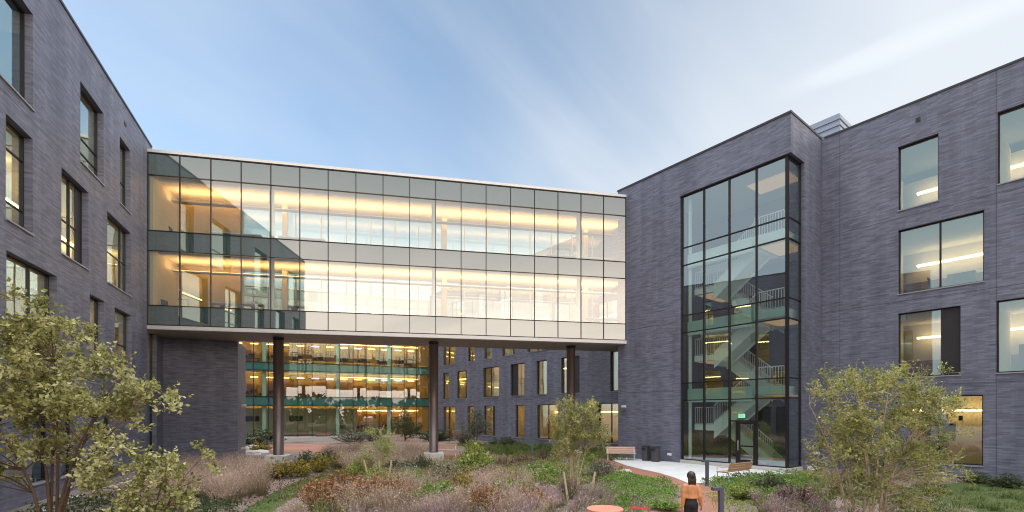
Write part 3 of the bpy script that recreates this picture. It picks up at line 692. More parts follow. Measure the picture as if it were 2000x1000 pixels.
# ================================================================== far glass building
e_f = Vector((-.92835, -.37173, 0)); FF = Frame((-10.62, 62.05), e_f, (.37173, -.92835)); LF = 26.0
fb = thing('glass_building', 'far glass-fronted building seen under the bridge, three storeys lit amber inside', 'building', (-10.62, 62.05, 0))
ZF = [.4, 3.87, 4.92, 7.92, 8.83, 12.0, 13.0, 16.2, 17.3]
nf = 17; sf = [.12+k*1.53 for k in range(nf+1)]
for s in sf: q = MB(); q.fbox(FF, s-.03, s+.03, -.05, .10, .1, ZF[-1]); q.build('mullion', M['bronze'], fb)
for z in ZF: q = MB(); q.fbox(FF, .0, sf[-1], -.04, .08, z-.035, z+.035); q.build('transom', M['bronze'], fb)
q = MB(); q.fbox(FF, -.12, sf[-1], -.1, .3, 17.34, 17.6); q.build('coping', M['alu'], fb)
for j in range(8):
    for i in range(nf):
        if j >= 6 and i % 1: continue
        q = MB(); q.quad(FF.p(sf[i], .02, ZF[j]), FF.p(sf[i+1], .02, ZF[j]), FF.p(sf[i+1], .02, ZF[j+1]), FF.p(sf[i], .02, ZF[j+1]))
        q.build('spandrel_pane' if j in (1, 3, 5, 7) else 'glass_pane', M['spanfar' if j in (1, 3, 5, 7) else 'gfar'], fb)
q = MB(); q.fbox(FF, .1, sf[-1], .1, 9, 17.0, 17.3); q.build('roof', M['roofing'], fb)
q = MB(); q.fbox(FF, -.1, sf[-1], -.02, .3, -.2, .36); q.build('plinth', M['conc'], fb)
q = MB(); q.fbox(FF, sf[-1], sf[-1]+.3, 0, 9, -.2, 17.3); q.fbox(FF, .0, sf[-1], 8.8, 9, -.2, 17); q.fbox(FF, -.02, .08, .12, 8.8, .3, 17); q.build('side_wall', M['ochre'], fb)
frs = np.random.default_rng(3)
for lv in range(4):
    z = FL[lv]
    if lv: q = MB(); q.fbox(FF, .1, sf[-1], .12, 8.7, z-.55, z); q.build('floor_slab', M['ceil'], fb)
    q = MB(); q.fbox(FF, .1, sf[-1], 6.6, 6.7, z, FL[lv+1]-.56); q.build('interior_wall', M['ochre'], fb)
    q = MB(); q.fbox(FF, .1, sf[-1], .12, 6.59, z+.005, z+.02); q.build('carpet', M['carpet'], fb)
    q = MB(); s = 1.0
    while s < 24:
        wd = frs.uniform(.5, 1.6); q.fbox(FF, s, s+wd, 6.3, 6.59, z+.02, z+frs.choice([2.2, 2.6, 3.0])); s += wd+frs.uniform(.3, 1.6)
    q.build('wall_panel', M['wood'], fb)
    q = MB()
    for k in range(14): q.fbox(FF, .9+k*1.75, 1.75+k*1.75, 5.7, 5.9, z+2.95, z+3.02)
    if lv: q.fbox(FF, 1, 11, 2.2, 2.26, z+2.95, z+3.0)
    else: q.fbox(FF, 1, 8, 2.2, 2.26, z+2.95, z+3.0)
    q.build('ceiling_light', M['warm'], fb)
    for px in (759.5, 660, 516.5): s = FF.s(px, .6); q = MB(); q.fbox(FF, s-.2, s+.2, .4, .8, z, FL[lv+1]-.56); q.build('column', M['mint'], fb)
q = MB(); q.fbox(FF, 8.6, sf[-1], 2.6, 2.7, .4, 3.6); q.build('screen_wall', M['cream'], fb)
# ================================================================== ground, paving
M['mulch'] = groundmat('mulch', [(.065, .043, .033), (.155, .108, .087), (.27, .20, .165), (.19, .135, .105)], 9)
M['path'] = groundmat('path_gravel', [(.22, .10, .07), (.31, .15, .105), (.38, .20, .145)], 14, bump=.25)
M['plaza'] = groundmat('plaza_concrete', [(.58, .56, .54), (.66, .64, .62), (.72, .70, .68)], 2.2, bump=.08)
M['lawn'] = groundmat('lawn_soil', [(.05, .075, .025), (.08, .11, .035), (.14, .13, .06)], 6)
def slab_joints(m, size, k=.72):
    nt = m.node_tree; N = nt.nodes.new; L = nt.links.new; b = next(x for x in nt.nodes if x.type == 'BSDF_PRINCIPLED'); src = b.inputs['Base Color'].links[0].from_socket
    tc = N('ShaderNodeTexCoord'); mp = N('ShaderNodeMapping'); mp.inputs['Rotation'].default_value = (0, 0, R(52)); L(tc.outputs['Object'], mp.inputs[0])
    br = N('ShaderNodeTexBrick'); br.offset = 0; br.inputs['Scale'].default_value = 1; br.inputs['Brick Width'].default_value = size; br.inputs['Row Height'].default_value = size; br.inputs['Mortar Size'].default_value = .012
    br.inputs['Color1'].default_value = (1, 1, 1, 1); br.inputs['Color2'].default_value = (.95, .95, .95, 1); br.inputs['Mortar'].default_value = (k, k, k, 1); L(mp.outputs[0], br.inputs['Vector'])
    mx = N('ShaderNodeMix'); mx.data_type = 'RGBA'; mx.blend_type = 'MULTIPLY'; mx.inputs[0].default_value = 1; L(src, mx.inputs[6]); L(br.outputs[0], mx.inputs[7]); L(mx.outputs[2], b.inputs['Base Color'])
slab_joints(M['plaza'], 1.5)
q = MB(); n = 24
q.quad((-500, -400, 0), (500, -400, 0), (500, 700, 0), (-500, 700, 0)); struct(q.build('ground', M['mulch']))
def sheet(name, pts, mat, z, thick=.12):
    me = bpy.data.meshes.new(name); bm = bmesh.new()
    vs = [bm.verts.new((p[0], p[1], z)) for p in pts]; f = bm.faces.new(vs)
    if f.normal.z < 0: f.normal_flip()
    bmesh.ops.triangulate(bm, faces=[f]); bm.to_mesh(me); bm.free(); me.materials.append(mat)
    o = bpy.data.objects.new(name, me); COL.objects.link(o); return struct(o)
def smooth_closed(P, k=5):                    # Catmull-Rom through the points
    out = []; n = len(P)
    for i in range(n):
        p0, p1, p2, p3 = P[i-1], P[i], P[(i+1) % n], P[(i+2) % n]
        for j in range(k):
            t = j/k; out.append(tuple(.5*((2*p1[a])+(-p0[a]+p2[a])*t+(2*p0[a]-5*p1[a]+4*p2[a]-p3[a])*t*t+(-p0[a]+3*p1[a]-3*p2[a]+p3[a])*t**3) for a in (0, 1)))
    return out
PL = [gp(1196, 899), gp(1222, 909), gp(1250, 916), gp(1288, 924), gp(1320, 934), gp(1345, 944)]
PR = [gp(1375, 944), gp(1420, 934), gp(1480, 929), gp(1545, 926)]
tw = [FT.p(LT, -.02, 0), FT.p(0, -.02, 0)]
plaza = [tuple(p[:2]) for p in PL+PR+tw]
sheet('plaza', plaza, M['plaza'], .012)
inner = [gp(1330, 961), gp(1329, 973), gp(1314, 986), (3.1, 13.4), (2.2, 11.6), (1.9, 9.4), (2.2, 6.5), (2.6, 3)]
left_edge = [gp(1160, 902), gp(1216, 921), gp(1256, 931), gp(1296, 942.5), gp(1320, 952)]
right_edge = [(6.2, 3), (5.8, 6.5), (5.2, 9.4), gp(1408, 1010), gp(1407, 972), gp(1400, 959), gp(1384, 951), gp(1362, 945)]
top_edge = [gp(1345, 942), gp(1318, 932), gp(1286, 922), gp(1248, 914), gp(1220, 907), gp(1192, 897), gp(1165, 894)]
path = [tuple(p[:2]) for p in left_edge+inner+right_edge+top_edge]
sheet('path', path, M['path'], .008)
back = [gp(1165, 895), gp(1080, 897), gp(1000, 893), gp(900, 886), gp(760, 874), gp(640, 868), gp(545, 868), gp(500, 872), gp(500, 880), gp(560, 883), gp(700, 883), gp(860, 893), gp(1000, 899), gp(1090, 904), gp(1160, 903)]
sheet('path', [tuple(p[:2]) for p in back], M['path'], .005)
sheet('patio', [tuple(FF.p(s, d, 0)[:2]) for s, d in ((.4, -.3), (24, -.3), (24, -5.5), (.4, -5.5))], M['path'], .010)
lawn_poly = [gp(455, 1010), gp(485, 992), gp(520, 971), gp(566, 947), gp(608, 932), gp(655, 916), gp(690, 908), gp(700, 913), gp(672, 926), gp(632, 943), gp(590, 962), gp(545, 990), gp(520, 1012), (-5.5, 9), (-7, 8.5)]
sheet('lawn', [tuple(p[:2]) for p in smooth_closed([tuple(p[:2]) for p in lawn_poly], 4)], M['lawn'], .006)
lawn2 = [(14, 14.5), gp(1760, 955), gp(1900, 940), gp(2000, 938), (24, 15.5), (20, 9), (15, 8)]
sheet('lawn', [tuple(p[:2]) for p in lawn2], M['lawn'], .006)
lawn3 = [gp(960, 880), gp(985, 868), gp(1080, 866), gp(1190, 868), gp(1185, 884), gp(1100, 893), gp(1010, 890)]
sheet('lawn', [tuple(p[:2]) for p in lawn3], M['lawn'], .006)
strip = [FR.p(FR.s(px), d, 0) for px, d in ((1640, -.1), (1850, -.1), (2060, -.1), (2060, -.75), (1850, -.8), (1640, -.7))]
M['gravel'] = groundmat('pale_gravel', [(.10, .08, .065), (.20, .165, .14), (.30, .26, .23)], 22)
sheet('gravel_strip', [tuple(p[:2]) for p in strip], M['gravel'], .006)
strip = [FLW.p(s, -.05, 0) for s in (0, 22)]+[FLW.p(s, -.40-.06*(s % 5), 0) for s in (22, 17, 12, 7, 0)]
sheet('gravel_strip', [tuple(p[:2]) for p in strip], M['gravel'], .006)

# ================================================================== plants
M['l_left'] = leafmat('leaves_pale_olive', [(.13, .14, .035), (.32, .315, .10), (.52, .50, .20), (.72, .68, .40)], .4)
M['l_birch'] = leafmat('leaves_birch', [(.11, .15, .03), (.25, .29, .07), (.43, .44, .12), (.66, .60, .24)], .4)
M['l_dark'] = leafmat('leaves_dark_green', [(0.031, 0.056, 0.022), (0.062, 0.100, 0.037), (0.112, 0.150, 0.062)], .25)
M['l_green'] = leafmat('leaves_fresh_green', [(.09, .17, .03), (.18, .31, .055), (.32, .44, .09)], .35)
M['l_lime'] = leafmat('leaves_lime', [(.15, .22, .045), (.30, .37, .075), (.46, .48, .13)], .4)
M['l_yellow'] = leafmat('leaves_yellowing', [(0.156, 0.144, 0.030), (0.324, 0.252, 0.036), (0.504, 0.372, 0.060)], .4)
M['l_rust'] = leafmat('leaves_rust', [(0.179, 0.068, 0.035), (0.359, 0.138, 0.055), (0.497, 0.262, 0.097), (0.331, 0.276, 0.083)], .35)
M['l_brown'] = leafmat('leaves_brown', [(0.075, 0.044, 0.031), (0.163, 0.094, 0.062), (0.263, 0.163, 0.106)], .2)
M['l_grey'] = leafmat('leaves_grey_green', [(0.088, 0.106, 0.075), (0.163, 0.188, 0.125), (0.250, 0.263, 0.175)], .3)
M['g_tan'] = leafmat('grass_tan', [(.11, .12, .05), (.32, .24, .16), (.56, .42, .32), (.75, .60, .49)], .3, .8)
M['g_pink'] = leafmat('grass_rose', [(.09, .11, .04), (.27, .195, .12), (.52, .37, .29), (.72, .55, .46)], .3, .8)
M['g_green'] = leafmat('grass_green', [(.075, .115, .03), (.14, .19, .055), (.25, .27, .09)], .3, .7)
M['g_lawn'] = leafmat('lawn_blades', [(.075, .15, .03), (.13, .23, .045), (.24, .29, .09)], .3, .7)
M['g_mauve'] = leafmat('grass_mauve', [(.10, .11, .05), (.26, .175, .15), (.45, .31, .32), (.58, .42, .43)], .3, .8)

def fast_mesh(name, V, Fq, lv, mat, parent=None, tri=False):
    """V (n,3) world coordinates, Fq (m,k) indices, lv one value per vertex"""
    o0 = parent_origin(parent); V = np.asarray(V, dtype=np.float32)-np.array([o0.x, o0.y, o0.z], dtype=np.float32)
    me = bpy.data.meshes.new(name); k = Fq.shape[1]
    me.vertices.add(len(V)); me.vertices.foreach_set('co', V.ravel())
    me.loops.add(Fq.size); me.loops.foreach_set('vertex_index', Fq.astype(np.int32).ravel())
    me.polygons.add(len(Fq)); me.polygons.foreach_set('loop_start', np.arange(0, Fq.size, k, dtype=np.int32))
    me.update(calc_edges=True)
    a = me.attributes.new('lv', 'FLOAT', 'POINT'); a.data.foreach_set('value', np.asarray(lv, dtype=np.float32))
    me.materials.append(mat); me.validate()
    o = bpy.data.objects.new(name, me); COL.objects.link(o)
    if parent is not None: o.parent = parent
    return o
def unit(a): return a/np.maximum(np.linalg.norm(a, axis=-1, keepdims=True), 1e-9)
def leaves(C, D, size, aspect=.5, droop=.3, lv=None, r=rng):
    """leaf blades: base C, growing along D; returns V, F, lv.  Each leaf is two folded halves."""
    n = len(C); D = unit(D+r.normal(0, .35, (n, 3))+np.array([0, 0, -droop])); S = unit(np.cross(D, r.normal(0, 1, (n, 3)))); Nn = np.cross(S, D)
    L_ = size*r.uniform(.45, 1.35, (n, 1)); w = L_*aspect*r.uniform(.8, 1.15, (n, 1))
    tip = C+D*L_; m = C+D*L_*.48; a = m+S*w*.5+Nn*w*.16; b = m-S*w*.5+Nn*w*.16
    V = np.stack([C, a, tip, b], 1).reshape(-1, 3); i = np.arange(n)[:, None]*4
    F = np.concatenate([i+np.array([[0, 1, 2]]), i+np.array([[0, 2, 3]])], 0)
    if lv is None: lv = r.uniform(0, 1, n)
    return V, F, np.repeat(lv, 4)
def tree(name, label, loc, stems, blobs, ncl, twigs, lpt, lsize, lm, bm_, group=None, trad=.05, asp=.5, seed=1, clr=.35, droop=.3, cat='tree', topcol=True):
    """stems: list of end points (relative) ; blobs: crown volumes (centre, radii); branches run from a stem to every leaf clump"""
    r = np.random.default_rng(seed); t = thing(name, label, cat, loc, group); L0 = np.array(loc)
    P = MB(); spts = []
    for k, (sx, sy, ex, ey, ez) in enumerate(stems):
        pts = []; bow = r.normal(0, .06*ez/3, 2)
        for j in range(9):
            f = j/8; pts.append((loc[0]+sx+(ex-sx)*f**1.7+bow[0]*math.sin(f*math.pi)+r.normal(0, .012), loc[1]+sy+(ey-sy)*f**1.7+bow[1]*math.sin(f*math.pi), loc[2]-.1+(ez+.1)*f))
        rad = [trad*(1-.85*j/8) for j in range(9)]
        P.tube(pts, rad, 7); spts += [(np.array(p), rad[j]) for j, p in enumerate(pts)]
    SP = np.array([p for p, _ in spts]); SR = np.array([q_ for _, q_ in spts])
    cen = []
    wts = np.array([b[3]*b[4]*b[5] for b in blobs]); wts = wts/wts.sum()
    while len(cen) < ncl:
        b = blobs[r.choice(len(blobs), p=wts)]; d = unit(r.normal(0, 1, 3)); q_ = r.uniform(.15, 1)**.45
        cen.append(np.array([loc[0]+b[0]+d[0]*b[3]*q_, loc[1]+b[1]+d[1]*b[4]*q_, loc[2]+b[2]+d[2]*b[5]*q_]))
    LC, LD, LVv = [], [], []
    zmin, zmax = min(c_[2] for c_ in cen), max(c_[2] for c_ in cen)
    for c_ in cen:
        dz = c_[2]-SP[:, 2]; dist = np.linalg.norm(SP-c_, axis=1)+np.where(dz < .12, 4, 0)+np.abs(dz-.35)*.35
        i = int(np.argmin(dist)); a = SP[i]; rr = min(SR[i]*.6, trad*.42)
        m = a*.5+c_*.5+np.array([0, 0, .10])+r.normal(0, .04, 3); P.tube([a, m, c_], [rr, rr*.6, rr*.25], 4, cap=False)
        tone = r.uniform(.15, .85)
        out = unit(c_-a)
        for k in range(twigs):
            d = unit(r.normal(0, 1, 3)*.9+out*.7+np.array([0, 0, .25])); ln = clr*r.uniform(.5, 1.2); e = c_+d*ln
            P.tube([c_, e], [max(.0035, rr*.22), .002], 3, cap=False)
            for q_ in range(lpt):
                f = r.uniform(.1, 1.05); LC.append(c_+d*ln*f+r.normal(0, .015, 3)); LD.append(d*.6+r.normal(0, .7, 3)); LVv.append(min(1, max(0, tone+r.normal(0, .2))))
    tr = P.build('trunk', bm_, t)
    V, F, lv = leaves(np.array(LC), np.array(LD), lsize, asp, droop, np.array(LVv), r)
    fast_mesh('crown', V, F, lv, lm, t)
    return t
# --- the large wind-tossed tree at the left edge
tree('broadleaf_tree', 'large multi-stemmed tree with pale olive leaves in front of the left brick wall', (-11.5, 12.0, 0),
     [(0, 0, -1.6, .3, 5.3), (.1, .1, .4, -.4, 5.6), (.25, -.05, 1.9, .4, 4.6), (-.1, -.1, -2.5, -.3, 4.3), (.15, .05, 2.6, -.5, 3.1), (0, .1, -.5, 1.0, 5.0), (.2, .1, 1.2, .9, 4.4)],
     [(-1.0, 0, 4.2, 2.3, 1.6, 1.15), (.25, 0, 4.7, 1.0, 1.2, 1.5), (1.45, 0, 3.7, 1.25, 1.3, 1.0), (2.15, 0, 3.25, .75, .8, .75), (-1.6, .2, 3.2, 1.9, 1.4, .8), (.6, 0, 3.2, 1.8, 1.4, .7), (-1.4, 0, 1.9, 1.7, 1.2, .7), (.7, 0, 2.0, 1.9, 1.2, .6)],
     255, 9, 9, .115, M['l_left'], M['bark'], trad=.042, asp=.52, seed=11, clr=.42, droop=.15)
tree('leafy_bush', 'pale cream-leaved bush at the foot of the large left tree', (-8.6, 11.6, 0), [(0, 0, .5, 0, 1.9), (0, .1, -.9, .1, 1.5), (.1, 0, 1.1, .1, 1.9), (0, 0, .1, .3, 1.6)],
     [(-.9, 0, 1.35, .8, .5, .5), (.2, 0, 1.55, .8, .5, .5), (.95, 0, 1.75, .55, .4, .4), (0, 0, .8, 1.3, .5, .5)], 85, 6, 8, .10, M['l_left'], M['bark'], trad=.022, asp=.62, seed=5, clr=.24, cat='bush')
# --- birches
tree('birch_tree', 'wide multi-stemmed birch with pale trunks in front of the right brick wall', (9.3, 12.6, 0),
     [(-.35, 0, -.9, .2, 3.9), (-.12, .1, -.45, 0, 4.2), (.0, -.1, .1, .3, 4.0), (.1, .05, .55, -.1, 4.3), (.3, 0, 1.25, .1, 4.1), (.45, .1, 1.9, 0, 3.5), (-.5, .05, -1.5, .1, 3.2), (.2, .2, .9, .7, 3.7)],
     [(-.5, 0, 3.2, .85, .9, 1.05), (.5, 0, 3.3, .9, .9, 1.0), (1.3, 0, 3.3, .8, .8, .85), (1.75, 0, 2.9, .75, .7, .6), (-.7, 0, 2.3, .85, .9, .8), (.4, 0, 2.2, 1.5, 1.0, .8), (1.0, 0, 1.5, 1.4, 1.0, .6), (-.6, 0, 1.4, 1.1, .9, .5), (.3, 0, .75, 1.5, 1.0, .45), (-.2, 0, 3.9, .25, .3, .45), (.6, 0, 4.0, .3, .3, .5), (1.35, 0, 3.8, .3, .3, .5)],
     370, 9, 9, .066, M['l_birch'], M['birch'], trad=.036, asp=.55, seed=21, clr=.34)
tree('birch_tree', 'young birch with three slim pale stems tied between two stakes by the curved path', (2.17, 16.8, 0),
     [(-.12, 0, -.35, .1, 3.2), (0, .1, .0, .1, 3.1), (.12, 0, .55, -.1, 3.4), (.05, .05, .75, .2, 2.7), (-.05, .05, -.15, .3, 3.0)],
     [(-.32, 0, 2.75, .50, .5, .75), (.25, 0, 2.6, .55, .55, .8), (.58, 0, 2.95, .34, .35, .75), (-.1, 0, 3.1, .25, .3, .5), (.75, 0, 2.15, .50, .45, .55), (-.3, 0, 2.0, .6, .5, .55), (.25, 0, 1.9, .7, .55, .4)],
     210, 8, 8, .058, M['l_birch'], M['birch'], trad=.026, asp=.58, seed=33, clr=.24)
tree('young_tree', 'slender young tree with thin yellow-green crown among three stakes in the meadow', (-5.75, 21, 0), [(0, 0, .1, 0, 2.6), (.03, 0, -.35, .1, 2.0), (0, .03, .4, 0, 2.0)],
     [(0, 0, 2.0, .55, .5, .65), (-.1, 0, 1.3, .75, .6, .5), (.25, 0, 1.5, .5, .5, .5)], 62, 5, 7, .075, M['l_lime'], M['birch'], trad=.025, seed=41, clr=.28)
tree('dark_tree', 'dark conical tree standing before the far glass building', (-11.4, 51.5, 0), [(0, 0, 0, 0, 3.9), (0, .1, -.5, 0, 2.8), (.1, 0, .6, 0, 2.7)],
     [(0, 0, 2.9, .55, .5, 1.0), (-.2, 0, 2.0, 1.1, .9, .9), (.3, 0, 1.3, 1.5, 1.1, .9)], 110, 5, 7, .13, M['l_dark'], M['bark'], trad=.06, seed=51, clr=.38)
tree('dark_tree', 'dark bushy tree against the brick wall behind the bridge', (-3.45, 45, 0), [(0, 0, 0, 0, 3.3), (0, .1, -.8, 0, 2.6), (.1, 0, .8, 0, 2.9)],
     [(.1, 0, 2.3, .9, .8, 1.0), (-.5, 0, 1.6, 1.1, .9, .9), (.7, 0, 1.7, .8, .8, .9)], 110, 5, 7, .12, M['l_grey'], M['bark'], trad=.06, seed=52, clr=.36)
# --- stakes
def stake(px, py, Y, lean, h, lab, grp):
    p = gp(px, py); p = Vector((uu(px)*Y, Y, 0)); q = MB(); q.tube([p+Vector((0, 0, -.05)), p+Vector((lean*h*.5, .01, h*.5)), p+Vector((lean*h, 0, h))], [.04, .038, .036], 8)
    o = q.build('stake', M['stake']); tag(o, lab, 'stake', grp)
g_ = 'stakes round the young trees'
stake(1110, 0, 16.2, -.16, 1.0, 'wooden stake left of the young birch by the path', g_)
stake(1152, 0, 16.2, .18, 1.0, 'wooden stake right of the young birch by the path', g_)
stake(721, 0, 20.4, -.22, 1.0, 'leaning stake left of the slender young tree', g_)
stake(742, 0, 20.6, -.03, .95, 'upright stake between the other two in the meadow', g_)
stake(757, 0, 20.2, .17, 1.0, 'leaning stake right of the slender young tree', g_)

# --- shrubs: six kinds, each a thing with stems and foliage
def shrub(kind, loc, w, h, lm, label, n, lsize, asp=.5, seed=0, cat='shrub', upright=.5):
    r = np.random.default_rng(seed+100); t = thing(kind, label, cat, loc); P = MB(); LC, LD, LV = [], [], []
    for k in range(n):
        a = r.uniform(0, 2*math.pi); q_ = math.sqrt(r.uniform(0, 1)); ph = r.uniform(.15, 1)
        e = np.array([w*.5*q_*math.cos(a), w*.5*q_*math.sin(a), h*(1-.55*q_*q_)*r.uniform(.62, 1.08)])
        b = np.array([e[0]*.25, e[1]*.25, -.03]); m = (b+e)/2+np.array([e[0]*.12, e[1]*.12, .05]); o = np.array(loc)
        P.tube([o+b, o+m, o+e], [.010, .007, .003], 3, cap=False); tone = r.uniform(.1, .9)
        for j in range(13):
            f = r.uniform(.3, 1.03); p = (b*(1-f)+m*f if f < .5 else m*(1-f)+e*f) if False else (1-f)**2*b+2*f*(1-f)*m+f*f*e
            LC.append(o+p+r.normal(0, .03, 3)); LD.append(r.normal(0, .7, 3)+np.array([0, 0, upright])); LV.append(min(1, max(0, tone+r.normal(0, .2))))
    P.build('stems', M['bark'], t)
    V, F, lv = leaves(np.array(LC), np.array(LD), lsize, asp, .1, np.array(LV), r); fast_mesh('foliage', V, F, lv, lm, t)
    return t
PROTO = {}
def put_shrub(kind, px, py, w, h, label, group=None):
    p = gp(px, py)
    spec = {'yellow_shrub': ('l_yellow', 60, .10, .55), 'rust_shrub': ('l_rust', 90, .07, .5), 'lime_shrub': ('l_lime', 80, .10, .5), 'dark_shrub': ('l_dark', 80, .09, .5), 'brown_perennial': ('l_brown', 80, .07, .4), 'grey_shrub': ('l_grey', 80, .075, .4), 'green_shrub': ('l_green', 80, .09, .6)}[kind]
    if kind not in PROTO:
        PROTO[kind] = t = shrub(kind, (0, 0, 0), 1.0, 1.0, M[spec[0]], label, spec[1], spec[2], spec[3], seed=len(PROTO))
        t.location = p; t.scale = (w, w, h)
        if group: t['group'] = group
    else:
        copy_thing(PROTO[kind], p, random.uniform(0, 6), label, group, (w, w, h))
S = put_shrub
S('yellow_shrub', 545, 934, 1.5, 1.0, 'yellowing shrub hiding the foot of the leftmost bridge column', 'yellowing shrubs')
S('yellow_shrub', 580, 932, 1.4, .9, 'yellowing shrub just right of the leftmost bridge column', 'yellowing shrubs')
S('yellow_shrub', 622, 922, 1.3, 1.05, 'tallest yellowing shrub, at the upper end of the lawn strip', 'yellowing shrubs')
S('yellow_shrub', 667, 914, 1.5, .9, 'yellowing shrub where the lawn strip ends in the meadow', 'yellowing shrubs')
S('yellow_shrub', 510, 882, 2.2, .8, 'low yellow-green shrub at the corner of the brick return wall', 'yellowing shrubs')
S('dark_shrub', 602, 914, 1.5, 1.0, 'dark green shrub between two yellowing shrubs', 'dark green shrubs')
S('dark_shrub', 640, 908, 1.5, .9, 'dark green shrub behind the yellowing ones by the lawn', 'dark green shrubs')
S('dark_shrub', 820, 922, 1.7, .85, 'dark green shrub in front of the middle column plinth', 'dark green shrubs')
S('dark_shrub', 770, 924, 1.7, .7, 'dark green shrub right of the three leaning stakes', 'dark green shrubs')
S('dark_shrub', 505, 868, 4.5, 1.6, 'wide dark clipped shrub beside the brick return wall', 'dark green shrubs')
S('dark_shrub', 850, 861, 4.2, 1.5, 'dark shrub under the far glass corner behind the middle column', 'dark green shrubs')
S('dark_shrub', 985, 871, 3.2, .9, 'low dark shrub at the foot of the brick wall behind the bridge', 'dark green shrubs')
S('dark_shrub', 1905, 943, 1.3, .5, 'small dark evergreen by the right wall, nearer the birch', 'dark green shrubs')
S('dark_shrub', 1962, 952, 1.4, .6, 'small dark evergreen by the right wall, at the picture edge', 'dark green shrubs')
S('grey_shrub', 690, 866, 4.0, 1.5, 'grey-green shrub on the patio edge before the far glass wall', 'grey green shrubs')
S('grey_shrub', 728, 862, 2.5, 2.2, 'taller grey-green shrub left of the dark conical tree', 'grey green shrubs')
S('grey_shrub', 905, 866, 2.6, 1.6, 'grey-green shrub left of the dark tree at the brick wall', 'grey green shrubs')
S('grey_shrub', 1175, 936, 1.6, 1.0, 'grey-green shrub where the curved path begins behind the birch', 'grey green shrubs')
S('lime_shrub', 928, 930, 2.1, 1.5, 'bright lime-green bush in the middle of the meadow', 'lime green bushes')
S('lime_shrub', 925, 902, 1.5, 1.4, 'lime-green bush just behind the brightest one', 'lime green bushes')
S('lime_shrub', 740, 946, 1.3, .8, 'lime-green bush at the foot of the slender young tree', 'lime green bushes')
S('lime_shrub', 1145, 906, 1.6, .8, 'lime-green bush left of the bench beside the stair tower', 'lime green bushes')
S('rust_shrub', 628, 992, 1.6, 1.1, 'rust-red shrub at the right side of the lawn strip, nearest the viewer', 'rust red shrubs')
S('rust_shrub', 672, 972, 1.7, 1.1, 'rust-red shrub behind and right of the nearest rust shrub', 'rust red shrubs')
S('rust_shrub', 612, 966, 1.0, .6, 'small rust-red shrub at the lawn edge behind the nearest one', 'rust red shrubs')
S('rust_shrub', 720, 984, 1.7, 1.05, 'rust and green shrub left of the rosy foreground grass', 'rust red shrubs')
S('rust_shrub', 1110, 900, 1.6, .7, 'rust shrub behind the young birch below the rightmost column', 'rust red shrubs')
S('brown_perennial', 990, 918, 1.7, .75, 'brown seed-headed clump in the meadow right of the lime bush', 'brown seed-headed clumps')
S('brown_perennial', 1025, 910, 1.5, .8, 'brown seed-headed clump beside the bollard in the meadow', 'brown seed-headed clumps')
S('brown_perennial', 1060, 902, 1.1, .95, 'brown seed-headed clump just right of the meadow bollard', 'brown seed-headed clumps')
S('brown_perennial', 955, 938, 1.6, .6, 'brown clump in front of the lime bush', 'brown seed-headed clumps')
S('brown_perennial', 1560, 985, 1.8, .75, 'reddish brown clump left of the wide birch', 'brown seed-headed clumps')
S('green_shrub', 1060, 935, 1.7, .8, 'fresh green bush left of the young birch', 'fresh green bushes')
S('green_shrub', 1010, 940, 1.5, .6, 'fresh green bush in front of the brown clumps', 'fresh green bushes')
S('green_shrub', 1235, 985, 1.1, .45, 'broad-leaved green plant behind the red chair', 'fresh green bushes')
S('green_shrub', 1300, 996, 1.1, .4, 'broad-leaved green plant between the chair and the path', 'fresh green bushes')

S('rust_shrub', 775, 985, 1.5, 1.05, 'rust shrub among the rosy grass below the three stakes', 'rust red shrubs')
S('green_shrub', 850, 992, 1.4, 1.0, 'green clump in the rosy foreground grass, left of centre', 'fresh green bushes')
S('green_shrub', 1000, 985, 1.5, .95, 'green clump in the rosy foreground grass left of the coral table', 'fresh green bushes')
S('yellow_shrub', 905, 972, 1.2, 1.05, 'yellowing clump in the middle of the rosy foreground grass', 'yellowing shrubs')
S('rust_shrub', 950, 1003, 1.4, 1.0, 'rust clump at the bottom edge in the rosy grass', 'rust red shrubs')
S('dark_shrub', 870, 952, 1.7, .95, 'dark green clump at the back edge of the rosy grass', 'dark green shrubs')
S('lime_shrub', 1060, 962, 1.4, .85, 'lime-green bush left of the left birch stake', 'lime green bushes')
S('lime_shrub', 700, 940, 1.4, 1.0, 'lime-green bush just left of the three leaning stakes', 'lime green bushes')
S('yellow_shrub', 740, 968, 1.2, .95, 'golden clump between rust shrubs and the rosy grass', 'yellowing shrubs')
S('yellow_shrub', 985, 952, 1.3, .85, 'golden clump right of centre at the back of the rosy grass', 'yellowing shrubs')
S('rust_shrub', 1035, 1000, 1.3, .95, 'rust clump left of the coral table at the bottom edge', 'rust red shrubs')
S('green_shrub', 800, 955, 1.4, .9, 'fresh green clump at the back of the rosy grass, right of the stakes', 'fresh green bushes')
S('dark_shrub', 1500, 958, 1.5, .7, 'dark green clump in the bed right of the near bollard', 'dark green shrubs')
S('lime_shrub', 1455, 975, 1.3, .6, 'lime-green low bush just right of the nearest bollard', 'lime green bushes')
